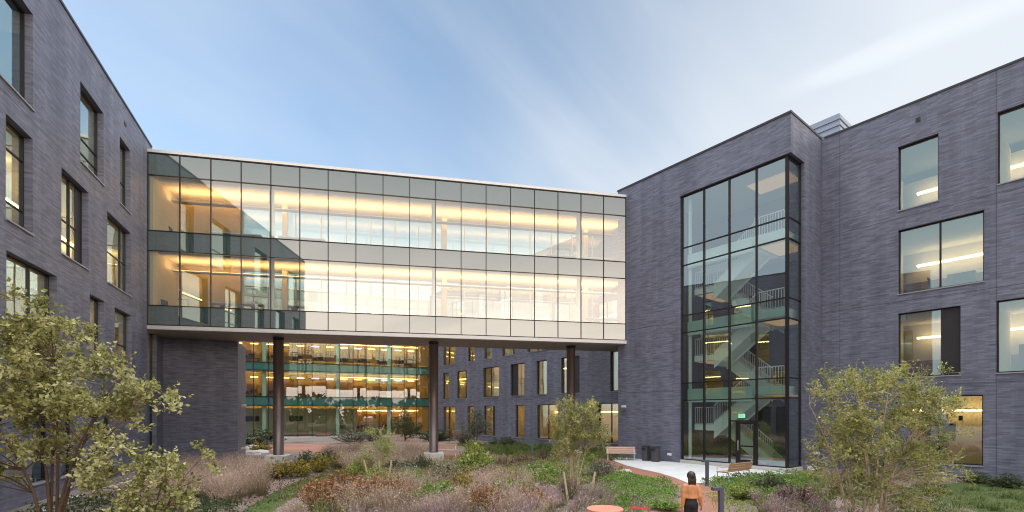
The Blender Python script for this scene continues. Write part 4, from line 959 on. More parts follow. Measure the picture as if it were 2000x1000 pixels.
# --- masses nobody could count: grasses and ground cover
def inpoly(px, py, poly):
    c = np.zeros(len(px), bool); n = len(poly); j = n-1
    for i in range(n):
        xi, yi = poly[i]; xj, yj = poly[j]
        c ^= ((yi > py) != (yj > py)) & (px < (xj-xi)*(py-yi)/(yj-yi+1e-12)+xi); j = i
    return c
def scatter(poly, dens, r, clump=0):
    """poly on the ground plan (world metres); thins out raggedly and leaves gaps"""
    P = np.array(poly); lo, hi = P.min(0)-.8, P.max(0)+.8; n = int((hi-lo).prod()*dens)
    q_ = r.uniform(lo, hi, (n, 2)); jx = q_+r.normal(0, .28, (n, 2))*clump; k = inpoly(jx[:, 0], jx[:, 1], [tuple(p) for p in P]); q_ = q_[k]
    if clump > 1: q_ = q_[np.array([mnoise.noise(Vector((x*.8, y*.8, 4.2)))*.9+mnoise.noise(Vector((x*2.3, y*2.3, 9))) > -.34 for x, y in q_], dtype=bool)]
    return q_
def G(*pts): return [tuple(gp(a, b)[:2]) if b > 500 else (a, b) for a, b in pts]
def tufts(name, label, cat, poly, dens, h, spread, blades, wid, mats, seed, plume=0, hv=.45):
    r = np.random.default_rng(seed); T = scatter(poly, dens, r, 0 if 'lawn' in name else 1.6); nT = len(T); Th = h*r.uniform(1-hv, 1+hv*.6, nT); tone = np.clip(.5+.75*np.array([mnoise.noise(Vector((x*.55, y*.55, seed*3.1))) for x, y in T])+r.normal(0, .22, nT), .02, .98)
    n = nT*blades; ti = np.repeat(np.arange(nT), blades); az = r.uniform(0, 2*np.pi, n); q_ = np.sqrt(r.uniform(0, 1, n))
    b = np.stack([T[ti, 0]+.09*spread*q_*np.cos(az)*2, T[ti, 1]+.09*spread*q_*np.sin(az)*2, np.full(n, -.01)], 1)
    hh = Th[ti]*r.uniform(.5, 1.05, n)*(1-.25*q_); out = spread*(.15+.5*q_)*hh*r.uniform(.6, 1.3, n)
    wind = r.normal(0, .05, n)+.03
    d = np.stack([np.cos(az)*out+wind, np.sin(az)*out, np.zeros(n)], 1)
    p1 = b+d*.38+np.stack([np.zeros(n), np.zeros(n), hh*.62], 1); p2 = b+d+np.stack([np.zeros(n), np.zeros(n), hh], 1)
    s = np.stack([-np.sin(az+r.normal(0, .8, n)), np.cos(az), np.zeros(n)], 1)*(wid*r.uniform(.6, 1.3, n))[:, None]
    V = np.stack([b-s, b+s, p1+s*.8, p1-s*.8, p2+s*.12, p2-s*.12], 1).reshape(-1, 3); i = np.arange(n)[:, None]*6
    F = np.concatenate([i+np.array([[0, 1, 2, 3]]), i+np.array([[3, 2, 4, 5]])], 0)
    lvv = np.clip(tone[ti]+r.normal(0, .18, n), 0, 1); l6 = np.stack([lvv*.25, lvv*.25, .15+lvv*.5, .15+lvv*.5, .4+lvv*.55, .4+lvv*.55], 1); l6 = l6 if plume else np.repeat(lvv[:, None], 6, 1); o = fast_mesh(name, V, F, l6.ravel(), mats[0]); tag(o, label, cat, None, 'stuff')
    if plume:
        m = n*plume; k = r.integers(0, n, m); f = r.uniform(.72, 1.12, m)[:, None]; c_ = p1[k]+(p2[k]-p1[k])*f+r.normal(0, .035, (m, 3))
        V, F, lv2 = leaves(c_, (p2[k]-p1[k])+r.normal(0, .25, (m, 3)), .07, .22, 0, np.clip(.45+.5*lvv[k]+r.normal(0, .15, m), 0, 1), r)
        o2 = fast_mesh(name+'_plumes', V, F, lv2, mats[1]); o2.parent = o
    return o
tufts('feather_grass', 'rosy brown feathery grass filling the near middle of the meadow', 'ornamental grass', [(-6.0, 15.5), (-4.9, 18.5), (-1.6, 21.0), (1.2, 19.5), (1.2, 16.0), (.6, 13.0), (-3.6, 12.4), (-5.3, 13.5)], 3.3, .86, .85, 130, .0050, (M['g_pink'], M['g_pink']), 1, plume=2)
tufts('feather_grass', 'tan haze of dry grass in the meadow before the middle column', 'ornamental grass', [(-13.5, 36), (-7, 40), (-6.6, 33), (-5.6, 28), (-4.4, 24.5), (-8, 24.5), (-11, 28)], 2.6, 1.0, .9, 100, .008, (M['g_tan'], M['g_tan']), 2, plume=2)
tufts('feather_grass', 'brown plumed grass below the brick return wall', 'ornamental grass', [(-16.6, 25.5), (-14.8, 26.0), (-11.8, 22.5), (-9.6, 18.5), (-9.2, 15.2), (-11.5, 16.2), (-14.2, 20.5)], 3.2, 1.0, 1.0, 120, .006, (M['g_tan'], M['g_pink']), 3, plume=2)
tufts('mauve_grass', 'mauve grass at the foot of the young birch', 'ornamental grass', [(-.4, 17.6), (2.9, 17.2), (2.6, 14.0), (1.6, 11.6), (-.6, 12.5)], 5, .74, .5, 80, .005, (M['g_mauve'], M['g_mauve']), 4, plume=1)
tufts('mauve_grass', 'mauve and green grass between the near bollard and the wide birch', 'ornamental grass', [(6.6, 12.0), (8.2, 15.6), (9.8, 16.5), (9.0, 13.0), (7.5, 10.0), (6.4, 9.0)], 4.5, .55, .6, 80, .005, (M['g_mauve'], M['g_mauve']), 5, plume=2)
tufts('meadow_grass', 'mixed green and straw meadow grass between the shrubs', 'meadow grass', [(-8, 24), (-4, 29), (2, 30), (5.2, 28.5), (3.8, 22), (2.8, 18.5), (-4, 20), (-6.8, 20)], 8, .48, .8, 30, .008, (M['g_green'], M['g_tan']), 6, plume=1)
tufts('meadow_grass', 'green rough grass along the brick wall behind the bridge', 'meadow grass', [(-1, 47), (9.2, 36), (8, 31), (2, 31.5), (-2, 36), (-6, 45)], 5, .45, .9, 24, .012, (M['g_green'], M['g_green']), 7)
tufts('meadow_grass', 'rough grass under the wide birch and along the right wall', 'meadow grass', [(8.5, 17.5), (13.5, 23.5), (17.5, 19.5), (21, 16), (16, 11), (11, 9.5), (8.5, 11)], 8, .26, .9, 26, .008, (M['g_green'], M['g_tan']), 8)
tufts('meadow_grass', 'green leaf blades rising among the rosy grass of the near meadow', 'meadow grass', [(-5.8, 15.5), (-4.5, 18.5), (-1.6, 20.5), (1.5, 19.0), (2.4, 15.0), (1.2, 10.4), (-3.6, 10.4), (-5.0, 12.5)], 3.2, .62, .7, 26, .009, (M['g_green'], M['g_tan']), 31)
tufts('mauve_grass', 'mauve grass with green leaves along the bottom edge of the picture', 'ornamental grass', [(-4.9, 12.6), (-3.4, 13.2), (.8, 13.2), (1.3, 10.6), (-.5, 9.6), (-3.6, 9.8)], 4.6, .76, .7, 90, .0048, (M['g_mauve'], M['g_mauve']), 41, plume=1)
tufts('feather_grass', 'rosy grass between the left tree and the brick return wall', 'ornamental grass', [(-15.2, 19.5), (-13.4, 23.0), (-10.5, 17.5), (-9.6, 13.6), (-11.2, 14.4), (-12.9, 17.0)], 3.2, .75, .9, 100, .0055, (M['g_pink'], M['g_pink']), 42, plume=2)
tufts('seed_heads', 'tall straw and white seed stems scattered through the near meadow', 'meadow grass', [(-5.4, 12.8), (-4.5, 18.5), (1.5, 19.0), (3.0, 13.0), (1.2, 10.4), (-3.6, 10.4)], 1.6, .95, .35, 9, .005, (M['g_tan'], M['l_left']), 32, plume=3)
tufts('lawn_grass', 'short mown green grass of the lawn strip', 'lawn', [tuple(p[:2]) for p in smooth_closed([tuple(p[:2]) for p in lawn_poly], 3)], 60, .07, .8, 16, .006, (M['g_lawn'],), 9)
tufts('lawn_grass', 'green grass beyond the meadow bollard', 'lawn', [tuple(p[:2]) for p in lawn3], 16, .16, .8, 16, .014, (M['g_lawn'],), 10)
def cover(name, label, poly, dens, h, lsize, mat, seed, asp=.6):
    r = np.random.default_rng(seed); T = scatter(poly, dens, r, .5); n = len(T)
    hz = np.array([mnoise.noise(Vector((x*.9, y*.9, seed))) for x, y in T]); z = np.clip(h*(.55+.7*hz), .02, 2)*r.uniform(.35, 1.0, n)
    C = np.stack([T[:, 0], T[:, 1], z], 1); D = r.normal(0, .6, (n, 3))+np.array([0, 0, .6]); tone = np.clip(.5+.6*np.array([mnoise.noise(Vector((x*1.7, y*1.7, seed+9))) for x, y in T])+r.normal(0, .2, n), 0, 1)
    V, F, lv = leaves(C, D, lsize, asp, 0, tone, r); o = fast_mesh(name, V, F, lv, mat); return tag(o, label, 'ground cover', None, 'stuff')
cover('ground_cover', 'bright green leafy ground cover inside the bend of the path', [tuple(p[:2]) for p in [gp(1205, 925), gp(1250, 934), gp(1295, 946), gp(1316, 955), gp(1325, 965), gp(1322, 975), gp(1305, 987)]]+[(2.9, 13.2), (2.4, 13.6), (2.6, 16.5), (3.6, 19.5), (4.2, 22.5)], 420, .38, .075, M['l_green'], 21)
cover('ground_cover', 'bright green leafy ground cover between the plaza and the near bollard', [tuple(p[:2]) for p in [gp(1368, 945), gp(1384, 941), gp(1420, 936), gp(1480, 931), gp(1560, 928), gp(1600, 932)]]+[(11.5, 19.0), (9.3, 17.0), (7.6, 17.2), tuple(gp(1408, 962)[:2]), tuple(gp(1390, 952)[:2])], 330, .34, .08, M['l_green'], 22)
cover('ground_cover', 'yellow green low plants between the near bollard and the plaza bed', [(6.1, 14.2), (7.0, 17.4), (9.5, 17.0), (9.2, 14.8), (7.2, 13.2)], 200, .3, .07, M['l_lime'], 23)
cover('ground_cover', 'dark green creeping plants under the left tree', [(-14.4, 15.0), (-14.6, 18.5), (-12.0, 17.0), (-9.0, 15.5), (-7.2, 13.5), (-6.3, 10.5), (-9, 9.0), (-12.6, 9.6)], 230, .34, .085, M['l_dark'], 24)
cover('ground_cover', 'grey green perennials along the upper edge of the lawn', [tuple(p[:2]) for p in [gp(566, 941), gp(608, 927), gp(655, 911), gp(690, 904)]]+[tuple(p[:2]) for p in [gp(680, 898), gp(640, 905), gp(600, 918), gp(560, 935)]], 160, .25, .09, M['l_grey'], 25)
cover('ground_cover', 'green leafy plants behind the young birch', [(-.5, 25), (1, 29), (4.5, 28.5), (4.5, 24), (3.2, 20), (1.5, 19.2), (.5, 21)], 150, .45, .085, M['l_lime'], 26)
cover('leaf_litter', 'fallen tan leaves lying over the mulch of the whole bed', [(-12, 26), (-6, 34), (4, 31), (5.5, 20), (3.2, 13), (1, 9.5), (-5, 9.5), (-7, 15)], 26, .03, .07, M['l_yellow'], 61)
cover('leaf_litter', 'fallen leaves lying on the mulch right of the near bollard', [(6.2, 9.5), (7.5, 16.5), (12.5, 20), (16, 20), (11, 10)], 26, .03, .07, M['l_brown'], 62)
cover('ground_cover', 'fallen leaves and low rosy stems over the mulch', [(-14, 22), (-12, 29), (-8, 27), (-6.6, 21), (-7.2, 17), (-8.8, 14), (-10.5, 16.5)], 60, .10, .08, M['l_brown'], 27)
cover('ground_cover', 'mixed low perennials across the middle of the meadow', [(-9, 26), (-4, 33), (2, 33), (4, 27), (3, 20), (-3, 21.5), (-7, 22)], 55, .4, .085, M['l_yellow'], 28)

# --- the trees that close the view behind the viewer (they show only as a dark line mirrored in the glass)
r9 = np.random.default_rng(77); C9, D9 = [], []
for k in range(70):
    x = -150+300*k/69+r9.normal(0, 1.5); h9 = r9.uniform(6.5, 10.5); w9 = r9.uniform(2.5, 4.5)
    d = unit(r9.normal(0, 1, (260, 3))); C9.append(np.array([x, -70+r9.normal(0, 3), h9*.55])+d*np.array([w9, w9, h9*.5])*r9.uniform(.55, 1, (260, 1))); D9.append(d)
V, F, lv = leaves(np.concatenate(C9), np.concatenate(D9), 1.5, .8, 0, None, r9); tag(fast_mesh('treeline', V, F, lv, M['l_dark']), 'dark far line of trees mirrored in the glass', 'trees', None, 'stuff')
# ================================================================== site furniture
def bench(name, label, loc, rz, wood, L_=1.85, group=None):
    t = thing(name, label, 'bench', loc, group); c = Vector(loc)
    ex = Vector((math.cos(rz), math.sin(rz), 0)); ey = Vector((-math.sin(rz), math.cos(rz), 0)); U = Vector((0, 0, 1))   # ey points to the back
    q = MB()
    for k in range(4): q.box(c-ex*L_/2-ey*(.24-.125*k)+U*(.43+.004*k), ex*L_, ey*.105, U*.035)
    q.build('seat', wood, t, bevel=.006)
    q = MB()
    for k in range(3):
        o = c-ex*L_/2+ey*(.27+.035*k)+U*(.50+.115*k); q.box(o, ex*L_, (ey*.03-U*.008), (U*.098+ey*.028))
    q.build('backrest', wood, t, bevel=.006)
    for s in (-1, 1):
        for yy in (-.24, .26):
            q = MB(); x = c+ex*(s*(L_/2-.10))
            q.tube([x+ey*(yy*1.12)+U*0, x+ey*yy+U*.42], .022, 8)
            if yy > 0: q.tube([x+ey*yy+U*.42, x+ey*(yy+.10)+U*.86], .020, 8)
            q.build('leg', M['bench_metal'], t, smooth=True)
        q = MB(); x = c+ex*(s*(L_/2-.10)); q.tube([x-ey*.26+U*.42, x-ey*.27+U*.60, x-ey*.24+U*.645, x+ey*.30+U*.645], .018, 8); q.tube([x-ey*.24+U*.425, x+ey*.26+U*.425], .02, 8); q.build('armrest', M['bench_metal'], t, smooth=True)
    return t
bench('park_bench', 'pale slatted bench beside the stair tower, seen from the front', (6.92, 30.7, 0), R(-8), M['bench_wood'], group='slatted benches')
bench('park_bench', 'tan slatted bench on the white plaza turned to the tower door', (9.75, 21.3, 0), R(35+180), M['bench_wood2'], group='slatted benches')
bench('park_bench', 'pale slatted bench half hidden behind the middle bridge column', (-4.75, 33.6, 0), R(4), M['bench_wood'], group='slatted benches')
# litter bins
def bin_(loc, rz, label, sl):
    t = thing('litter_bin', label, 'bin', loc, 'bins against the stair tower'); c = Vector(loc); q = MB(); n = 56
    prof = []
    i0 = 0
    rows = [(.205, .0), (.215, .05), (.245, .84), (.25, .90)]
    for r_, z in rows:
        for j in range(n):
            a = 2*math.pi*j/n; rr = r_*(1/max(abs(math.cos(a)), abs(math.sin(a))))**.55*(1+(.018 if j % 2 else 0))
            q.v.append((c.x+rr*math.cos(a+rz), c.y+rr*math.sin(a+rz), z))
    for k in range(len(rows)-1):
        for j in range(n):
            j2 = (j+1) % n; q.f.append((k*n+j, k*n+j2, (k+1)*n+j2, (k+1)*n+j)); q.mi.append(0); q.uv += [(0, 0)]*4
    q.f.append(tuple(reversed(range(n)))); q.mi.append(0); q.uv += [(0, 0)]*n
    q.build('bin_body', M['bin'], t)
    q = MB(); ex = Vector((math.cos(rz), math.sin(rz), 0)); ey = Vector((-math.sin(rz), math.cos(rz), 0))
    q.box(c-ex*.27-ey*.27+Vector((0, 0, .902)), ex*.54, ey*.54, Vector((0, 0, .035))); q.box(c-ex*.2-ey*.2+Vector((0, 0, .938)), ex*.4, ey*.4, Vector((0, 0, .03))); q.build('bin_lid', M['bin'], t, bevel=.012)
    q = MB(); q.box(c-ex*.15-ey*.285+Vector((0, 0, .66)), ex*.3, ey*.02, Vector((0, 0, .14))); q.build('bin_mouth', M['dark'], t)
rz = math.atan2(-.7894, .6138)
bin_((8.40, 30.25, .012), rz, 'ribbed grey litter bin against the tower wall, nearer the bench', 0)
bin_((8.80, 29.65, .012), rz, 'ribbed grey litter bin against the tower wall, nearer the glass', 1)
# bollards
def bollard(px, Y, h, label):
    X = uu(px)*Y; t = thing('bollard_light', label, 'bollard', (X, Y, 0), 'bollard lights along the paths'); q = MB(); q.cbox((X, Y, -.02), .11, .11, h+.02, .15); q.build('post', M['steel'], t, bevel=.006)
    q = MB(); q.cbox((X-.09, Y-.0, h+.001), .30, .125, .085, .15); q.build('head', M['steel'], t, bevel=.006)
    q = MB(); q.cbox((X-.16, Y, h-.008), .13, .09, .008, .15); q.build('lens', M['white'], t)
    q = MB(); q.cbox((X, Y, .0), .22, .22, .02, .15); q.build('base_plate', M['steel'], t)
bollard(1381, 19.8, .97, 'dark grey bollard light at the edge of the white plaza')
bollard(1408, 12.55, .96, 'dark grey bollard light right of the walking woman, the nearest one')
bollard(1039, 31.3, .90, 'dark grey bollard light out in the meadow beside brown clumps')
bollard(521, 37.5, .80, 'dark grey bollard light left of the leftmost bridge column')
# wall lamps and camera
def wall_lamp(fr, px, py, label, big=1):
    s = fr.s(px); p = fr.p(s, 0, 0); z = CAMZ+(HOR-py)/F_PX*p.y; p = fr.p(s, 0, z); t = thing('wall_lamp', label, 'wall lamp', tuple(p), 'white wall lamps')
    q = MB(); q.fbox(fr, s-.10*big, s+.10*big, -.06, -.003, z-.08, z+.08); q.build('back_plate', M['white'], t, bevel=.01)
    q = MB(); q.fbox(fr, s-.13*big, s+.13*big, -.26, -.062, z-.02, z+.10); q.build('lamp_head', M['white'], t, bevel=.015)
    q = MB(); q.fbox(fr, s-.10*big, s+.10*big, -.24, -.08, z-.028, z-.021); q.build('lens', M['white'], t)
wall_lamp(FT, 1221, 795, 'white wall lamp high on the tower brick beside the bridge')
wall_lamp(FT, 1310, 888, 'small white wall lamp low on the tower brick by the bins', .7)
wall_lamp(FS, 1590, 886, 'small white wall lamp low on the side of the stair tower', .55)
wall_lamp(FK2, 472, 793, 'white lamp with two heads high on the brick return wall corner', 1.1)
wall_lamp(FK2, 471, 876, 'small white wall lamp low on the brick return wall corner', .6)
# table and chair at the lower edge
tx_, ty_ = 2.17, 11.28
t = thing('cafe_table', 'round coral red metal table at the bottom edge of the picture', 'table', (tx_, ty_, 0)); q = MB()
q.lathe((tx_, ty_, 0), [(.40, .715), (.42, .722), (.42, .738), (.41, .745)], 48); q.build('table_top', M['coral'], t, smooth=False)
q = MB(); q.tube([(tx_, ty_, .02), (tx_, ty_, .712)], .03, 12); q.build('stem', M['coral'], t, smooth=True)
q = MB(); q.lathe((tx_, ty_, 0), [(.24, 0), (.24, .012), (.04, .03)], 32); q.build('foot', M['coral'], t)
def chair(name, loc, rz, label, cat='chair'):
    t = thing(name, label, cat, loc); c = Vector(loc); ex = Vector((math.cos(rz), math.sin(rz), 0)); ey = Vector((-math.sin(rz), math.cos(rz), 0)); U = Vector((0, 0, 1))
    q = MB()
    for k in range(5): q.box(c-ex*.2-ey*(.2-.08*k)+U*.445, ex*.4, ey*.066, U*.014)
    q.build('seat', M['redpaint'], t)
    q = MB()
    for z in (.66, .79): q.box(c-ex*.185+ey*.225+U*z+ey*((z-.45)*.12), ex*.37, ey*.012, U*.048)
    q.build('backrest', M['redpaint'], t)
    for s in (-1, 1):
        q = MB(); x = c+ex*s*.2; q.tube([x-ey*.25, x+ey*.18+U*.45, x+ey*.268+U*.87], .012, 6); q.build('leg', M['redpaint'], t)
        q = MB(); x = c+ex*s*.178; q.tube([x+ey*.26, x-ey*.18+U*.44], .012, 6); q.build('leg', M['redpaint'], t)
    return t
chair('folding_chair', (2.97, 11.15, 0.012), R(160), 'red-orange slatted folding chair beside the coral table')
# red table and benches far off on the patio
pt = gp(880, 849.5); pt = Vector((uu(880)*55, 55, .01)); t = thing('picnic_table', 'red topped picnic table on the far patio behind the middle column', 'table', tuple(pt)); q = MB(); q.cbox(pt+Vector((0, 0, .70)), 2.2, .9, .06, .5); q.build('table_top', M['redpaint'], t)
q = MB(); q.cbox(pt, .1, .7, .70, .5); q.build('leg', M['redpaint'], t); q = MB(); q.cbox(pt+Vector((.75, .41, 0)), .1, .7, .70, .5); q.build('leg', M['redpaint'], t)
for k, (px, lab) in enumerate(((588, 'dark red bench on the patio before the far glass wall, nearer the left column'), (632, 'dark red bench on the patio before the far glass wall, farther right'))):
    Y = 57.3; X = uu(px)*Y; t = thing('patio_bench', lab, 'bench', (X, Y, .01), 'dark red patio benches'); q = MB(); q.cbox((X, Y, .42), 1.7, .5, .07, .38); q.build('seat', M['pinkf'], t)
    q = MB(); q.cbox((X-.09, Y+.26, .5), 1.7, .06, .45, .38); q.build('backrest', M['pinkf'], t)
    for s in (-1, 1): q = MB(); q.cbox((X+s*.65, Y+s*.26, 0), .08, .45, .41, .38); q.build('leg', M['steel'], t)
q = MB(); a, b = FF.p(7, -5.6, 0), FF.p(20, -5.6, 0); q.box(a, b-a, (b-a).normalized().cross(Vector((0, 0, 1)))*.45, Vector((0, 0, .45))); o = q.build('patio_wall', M['conc']); tag(o, 'low pale concrete wall edging the far patio', 'low wall')
# stones
def rock(loc, r, label, seed, group='pale boulders'):
    me = bpy.data.meshes.new('boulder'); bm = bmesh.new(); bmesh.ops.create_icosphere(bm, subdivisions=3, radius=1)
    for v in bm.verts:
        k = 1+.28*mnoise.noise(v.co*1.3+Vector((seed, 0, 0)))+.10*mnoise.noise(v.co*3.5+Vector((seed, 3, 0))); v.co = Vector((v.co.x*r[0]*k, v.co.y*r[1]*k, v.co.z*r[2]*k))
    bm.to_mesh(me); bm.free(); me.materials.append(M['rock']); o = bpy.data.objects.new('boulder', me); COL.objects.link(o); o.location = loc; tag(o, label, 'boulder', group)
for k, (px, py, r, lab) in enumerate(((492, 888, (.75, .4, .3), 'pale boulder at the foot of the brick return wall corner'), (507, 884, (.8, .5, .22), 'flat pale boulder right of the return wall corner'), (497, 877, (.7, .45, .35), 'grey boulder behind the flat one at the wall corner'), (1222, 921, (.32, .25, .14), 'small pale stone where the ground cover meets the path'), (1578, 917, (.35, .25, .2), 'dark rounded stone at the glass corner of the tower'))):
    rock(gp(px, py), r, lab, k*3.1)
r2 = np.random.default_rng(5)
me = MB()
P = []
for k in range(120):
    s = r2.uniform(0, 21); d = -.7-.1*(s % 5)+r2.normal(0, .06); p = FLW.p(s, d, 0); me.ball(p+Vector((0, 0, .02)), r2.uniform(.035, .085), 7, 5, (1.2, 1, .6))
o = me.build('edging_stones', M['rock'], smooth=True); tag(o, 'row of pale rubble stones edging the bed under the left tree', 'stones', None, 'stuff')

# ================================================================== furniture seen inside the bridge
def office_chair(loc, rz, label, mat, group):
    t = thing('office_chair', label, 'chair', tuple(loc), group); c = Vector(loc); ex = Vector((math.cos(rz), math.sin(rz), 0)); ey = Vector((-math.sin(rz), math.cos(rz), 0)); U = Vector((0, 0, 1))
    q = MB(); q.box(c-ex*.24-ey*.24+U*.44, ex*.48, ey*.48, U*.07); q.build('seat', mat, t, bevel=.02)
    q = MB(); q.box(c-ex*.22+ey*.2+U*.55, ex*.44, ey*.06, U*.45+ey*.08); q.build('backrest', mat, t, bevel=.02)
    q = MB(); q.tube([c+U*.06, c+U*.44], .03, 8)
    for k in range(5): a = k*1.2566; q.tube([c+U*.07, c+(ex*math.cos(a)+ey*math.sin(a))*.27+U*.03], .018, 6)
    q.build('pedestal', M['dark'], t)
    return t
def lounge_chair(loc, rz, label, group):
    t = thing('lounge_chair', label, 'chair', tuple(loc), group); c = Vector(loc); ex = Vector((math.cos(rz), math.sin(rz), 0)); ey = Vector((-math.sin(rz), math.cos(rz), 0)); U = Vector((0, 0, 1))
    q = MB(); q.box(c-ex*.32-ey*.3+U*.30, ex*.64, ey*.6, U*.12); q.build('seat', M['pinkf'], t, bevel=.03)
    q = MB(); q.box(c-ex*.32+ey*.24+U*.40, ex*.64, ey*.09, U*.45+ey*.2); q.build('backrest', M['pinkf'], t, bevel=.03)
    q = MB()
    for a, b in ((-1, -1), (1, -1), (1, 1), (-1, 1)): q.tube([c+ex*a*.27+ey*b*.24, c+ex*a*.24+ey*b*.2+U*.3], .015, 6)
    q.build('legs', M['alu'], t)
def counter(s0, s1, z, label):
    p = FB.p((s0+s1)/2, 1.5, z); t = thing('counter_desk', label, 'desk', tuple(p), 'white counters in the bridge')
    q = MB(); q.fbox(FB, s0, s1, 1.1, 1.75, z+1.0, z+1.06); q.build('desk_top', M['white'], t)
    for s in (s0+.02, s1-.08): q = MB(); q.fbox(FB, s, s+.06, 1.15, 1.7, z, z+1.0); q.build('leg', M['white'], t)
def stool(s, d, z, label):
    p = FB.p(s, d, z); t = thing('bar_stool', label, 'stool', tuple(p), 'dark stools at the bridge counters')
    q = MB(); q.lathe(p, [(.05, .66), (.17, .70), (.21, .76), (.20, .80)], 18); q.build('seat', M['dark'], t, smooth=True)
    q = MB(); q.tube([p+Vector((0, 0, .02)), p+Vector((0, 0, .66))], .025, 8); q.lathe(p, [(.2, 0), (.2, .015), (.03, .03)], 18); q.build('pedestal', M['alu'], t)
lowz, upz = fz
ST = iter(('under the leftmost counter', 'under the second counter', 'just right of a white column', 'first of three at the long left counter', 'middle of three at the long left counter', 'last of three at the long left counter', 'first of three right of the column', 'middle of three right of the column', 'last of three right of the column'))
def sB(px, d): return FB.s(px, d)
rb_ = math.atan2(e_b.y, e_b.x)
office_chair(FB.p(sB(330, .8), .8, lowz+.003), rb_+R(70), 'navy office chair by the end wall, lower bridge floor', M['navy'], 'office chairs in the bridge')
office_chair(FB.p(sB(345, .8), .8, upz+.003), rb_+R(95), 'slate office chair by the end wall, upper bridge floor', M['navy'], 'office chairs in the bridge')
for (a, b, z, lab, st) in ((411, 466, lowz, 'white counter with one dark stool, lower floor of the bridge, leftmost', (437,)), (470, 516, lowz, 'white counter second from the left on the lower bridge floor', (497,)), (560, 600, lowz, 'white counter behind a white column on the lower bridge floor', (575,)),
                     (412, 512, upz, 'long white counter at the left of the upper bridge floor', (437, 471, 497)), (545, 636, upz, 'long white counter right of the first column, upper bridge floor', (566, 598, 626)), (1068, 1215, upz, 'white counter at the right end of the upper bridge floor', ()), (1140, 1220, lowz, 'white counter at the right end of the lower bridge floor', ())):
    counter(sB(a, 1.4), sB(b, 1.4), z+.003, lab)
    for k, px in enumerate(st): stool(sB(px, .85), .85, z+.003, 'dark stool, %s, %s' % (('upper' if z == upz else 'lower')+' bridge floor', next(ST)))
for px, z, a, lab in ((735, lowz, 60, 'rose lounge chair left of the second column, lower bridge floor'), (822, lowz, -60, 'rose lounge chair just left of the white column, lower bridge floor'), (728, upz, 50, 'rose lounge chair left of centre, upper bridge floor'), (940, upz, 20, 'rose lounge chair right of the middle column, upper bridge floor'), (1005, upz, -30, 'rose lounge chair farther right, upper bridge floor'), (1012, lowz, 40, 'rose lounge chair right of centre, lower bridge floor')):
    lounge_chair(FB.p(sB(px, 1.2), 1.2, z+.003), rb_+R(a), lab, 'lounge chairs in the bridge')
s0, s1 = sB(341, BW-.62), sB(368, BW-.62); z0, z1 = lowz+.75, lowz+1.55
t = thing('framed_picture', 'framed picture on the end wall of the lower bridge floor', 'picture', tuple(FB.p((s0+s1)/2, BW-.62, z0))); q = MB(); q.fbox(FB, s0, s1, BW-.645, BW-.605, z0, z1); q.build('frame', M['dark'], t)
q = MB(); q.fbox(FB, s0+.06, s1-.06, BW-.655, BW-.646, z0+.06, z1-.06); q.build('print', M['ochre'], t)
# desks with monitors in the far glass building
r3 = np.random.default_rng(9); first = None
names = ('leftmost', 'second from the left', 'third from the left', 'fourth from the left', 'fifth from the left', 'sixth from the left', 'seventh from the left', 'rightmost')
for lv, fl in ((0, 'ground'), (1, 'middle'), (2, 'upper')):
    for k in range(8):
        s = 20.5-k*2.55+r3.uniform(-.3, .3); d = 1.6 if lv else 1.5
        if lv == 0 and k < 4: continue
        p = FF.p(s, d, FL[lv]+.022); lab = 'dark desk with monitor, %s, %s floor of the far glass building' % (names[k], fl)
        if first is None:
            first = thing('office_desk', lab, 'desk', tuple(p), 'desks in the far glass building'); q = MB(); q.fbox(FF, s-.8, s+.8, d-.35, d+.35, p.z+.70, p.z+.74); q.fbox(FF, s-.78, s-.72, d-.3, d+.3, p.z, p.z+.70); q.fbox(FF, s+.72, s+.78, d-.3, d+.3, p.z, p.z+.70); q.build('desk_top', M['brown'], first)
            q = MB(); q.fbox(FF, s-.32, s+.32, d-.02, d+.02, p.z+.82, p.z+1.22); q.fbox(FF, s-.04, s+.04, d-.01, d+.01, p.z+.742, p.z+.82); q.fbox(FF, s+.4, s+.75, d-.1, d+.15, p.z+.742, p.z+1.05); q.build('monitor', M['dark'], first)
        else: copy_thing(first, p, 0, lab, 'desks in the far glass building')
# two dark screens on the far ground-floor wall
for px, lab in ((492, 'wall screen at the far left of the far building ground floor'), (578, 'wall screen right of the left column on the far ground floor wall')):
    s = FF.s(px, 2.5); q = MB(); q.fbox(FF, s-.75, s+.75, 2.52, 2.595, 2.05, 2.65); o = q.build('wall_screen', M['dark']); tag(o, 'dark '+lab, 'screen', 'screens in the far building')
# red chairs and navy chair behind the right-hand windows
for px, z, off, mat, lab, a in ((1765, FL[1], 1.6, M['redpaint'], 'red chair behind the second-storey window with a dark panel, left', 0), (1822, FL[1], 1.6, M['redpaint'], 'red chair behind the second-storey window with a dark panel, right', 40), (1830, FL[2], 1.2, M['navy'], 'navy chair at the wide third-storey window of the right building', 90)):
    s = FR.s(px, off); office_chair(FR.p(s, off, z+.024), math.atan2(e_r[1], e_r[0])+R(a), lab, mat, 'chairs behind the right-hand windows')

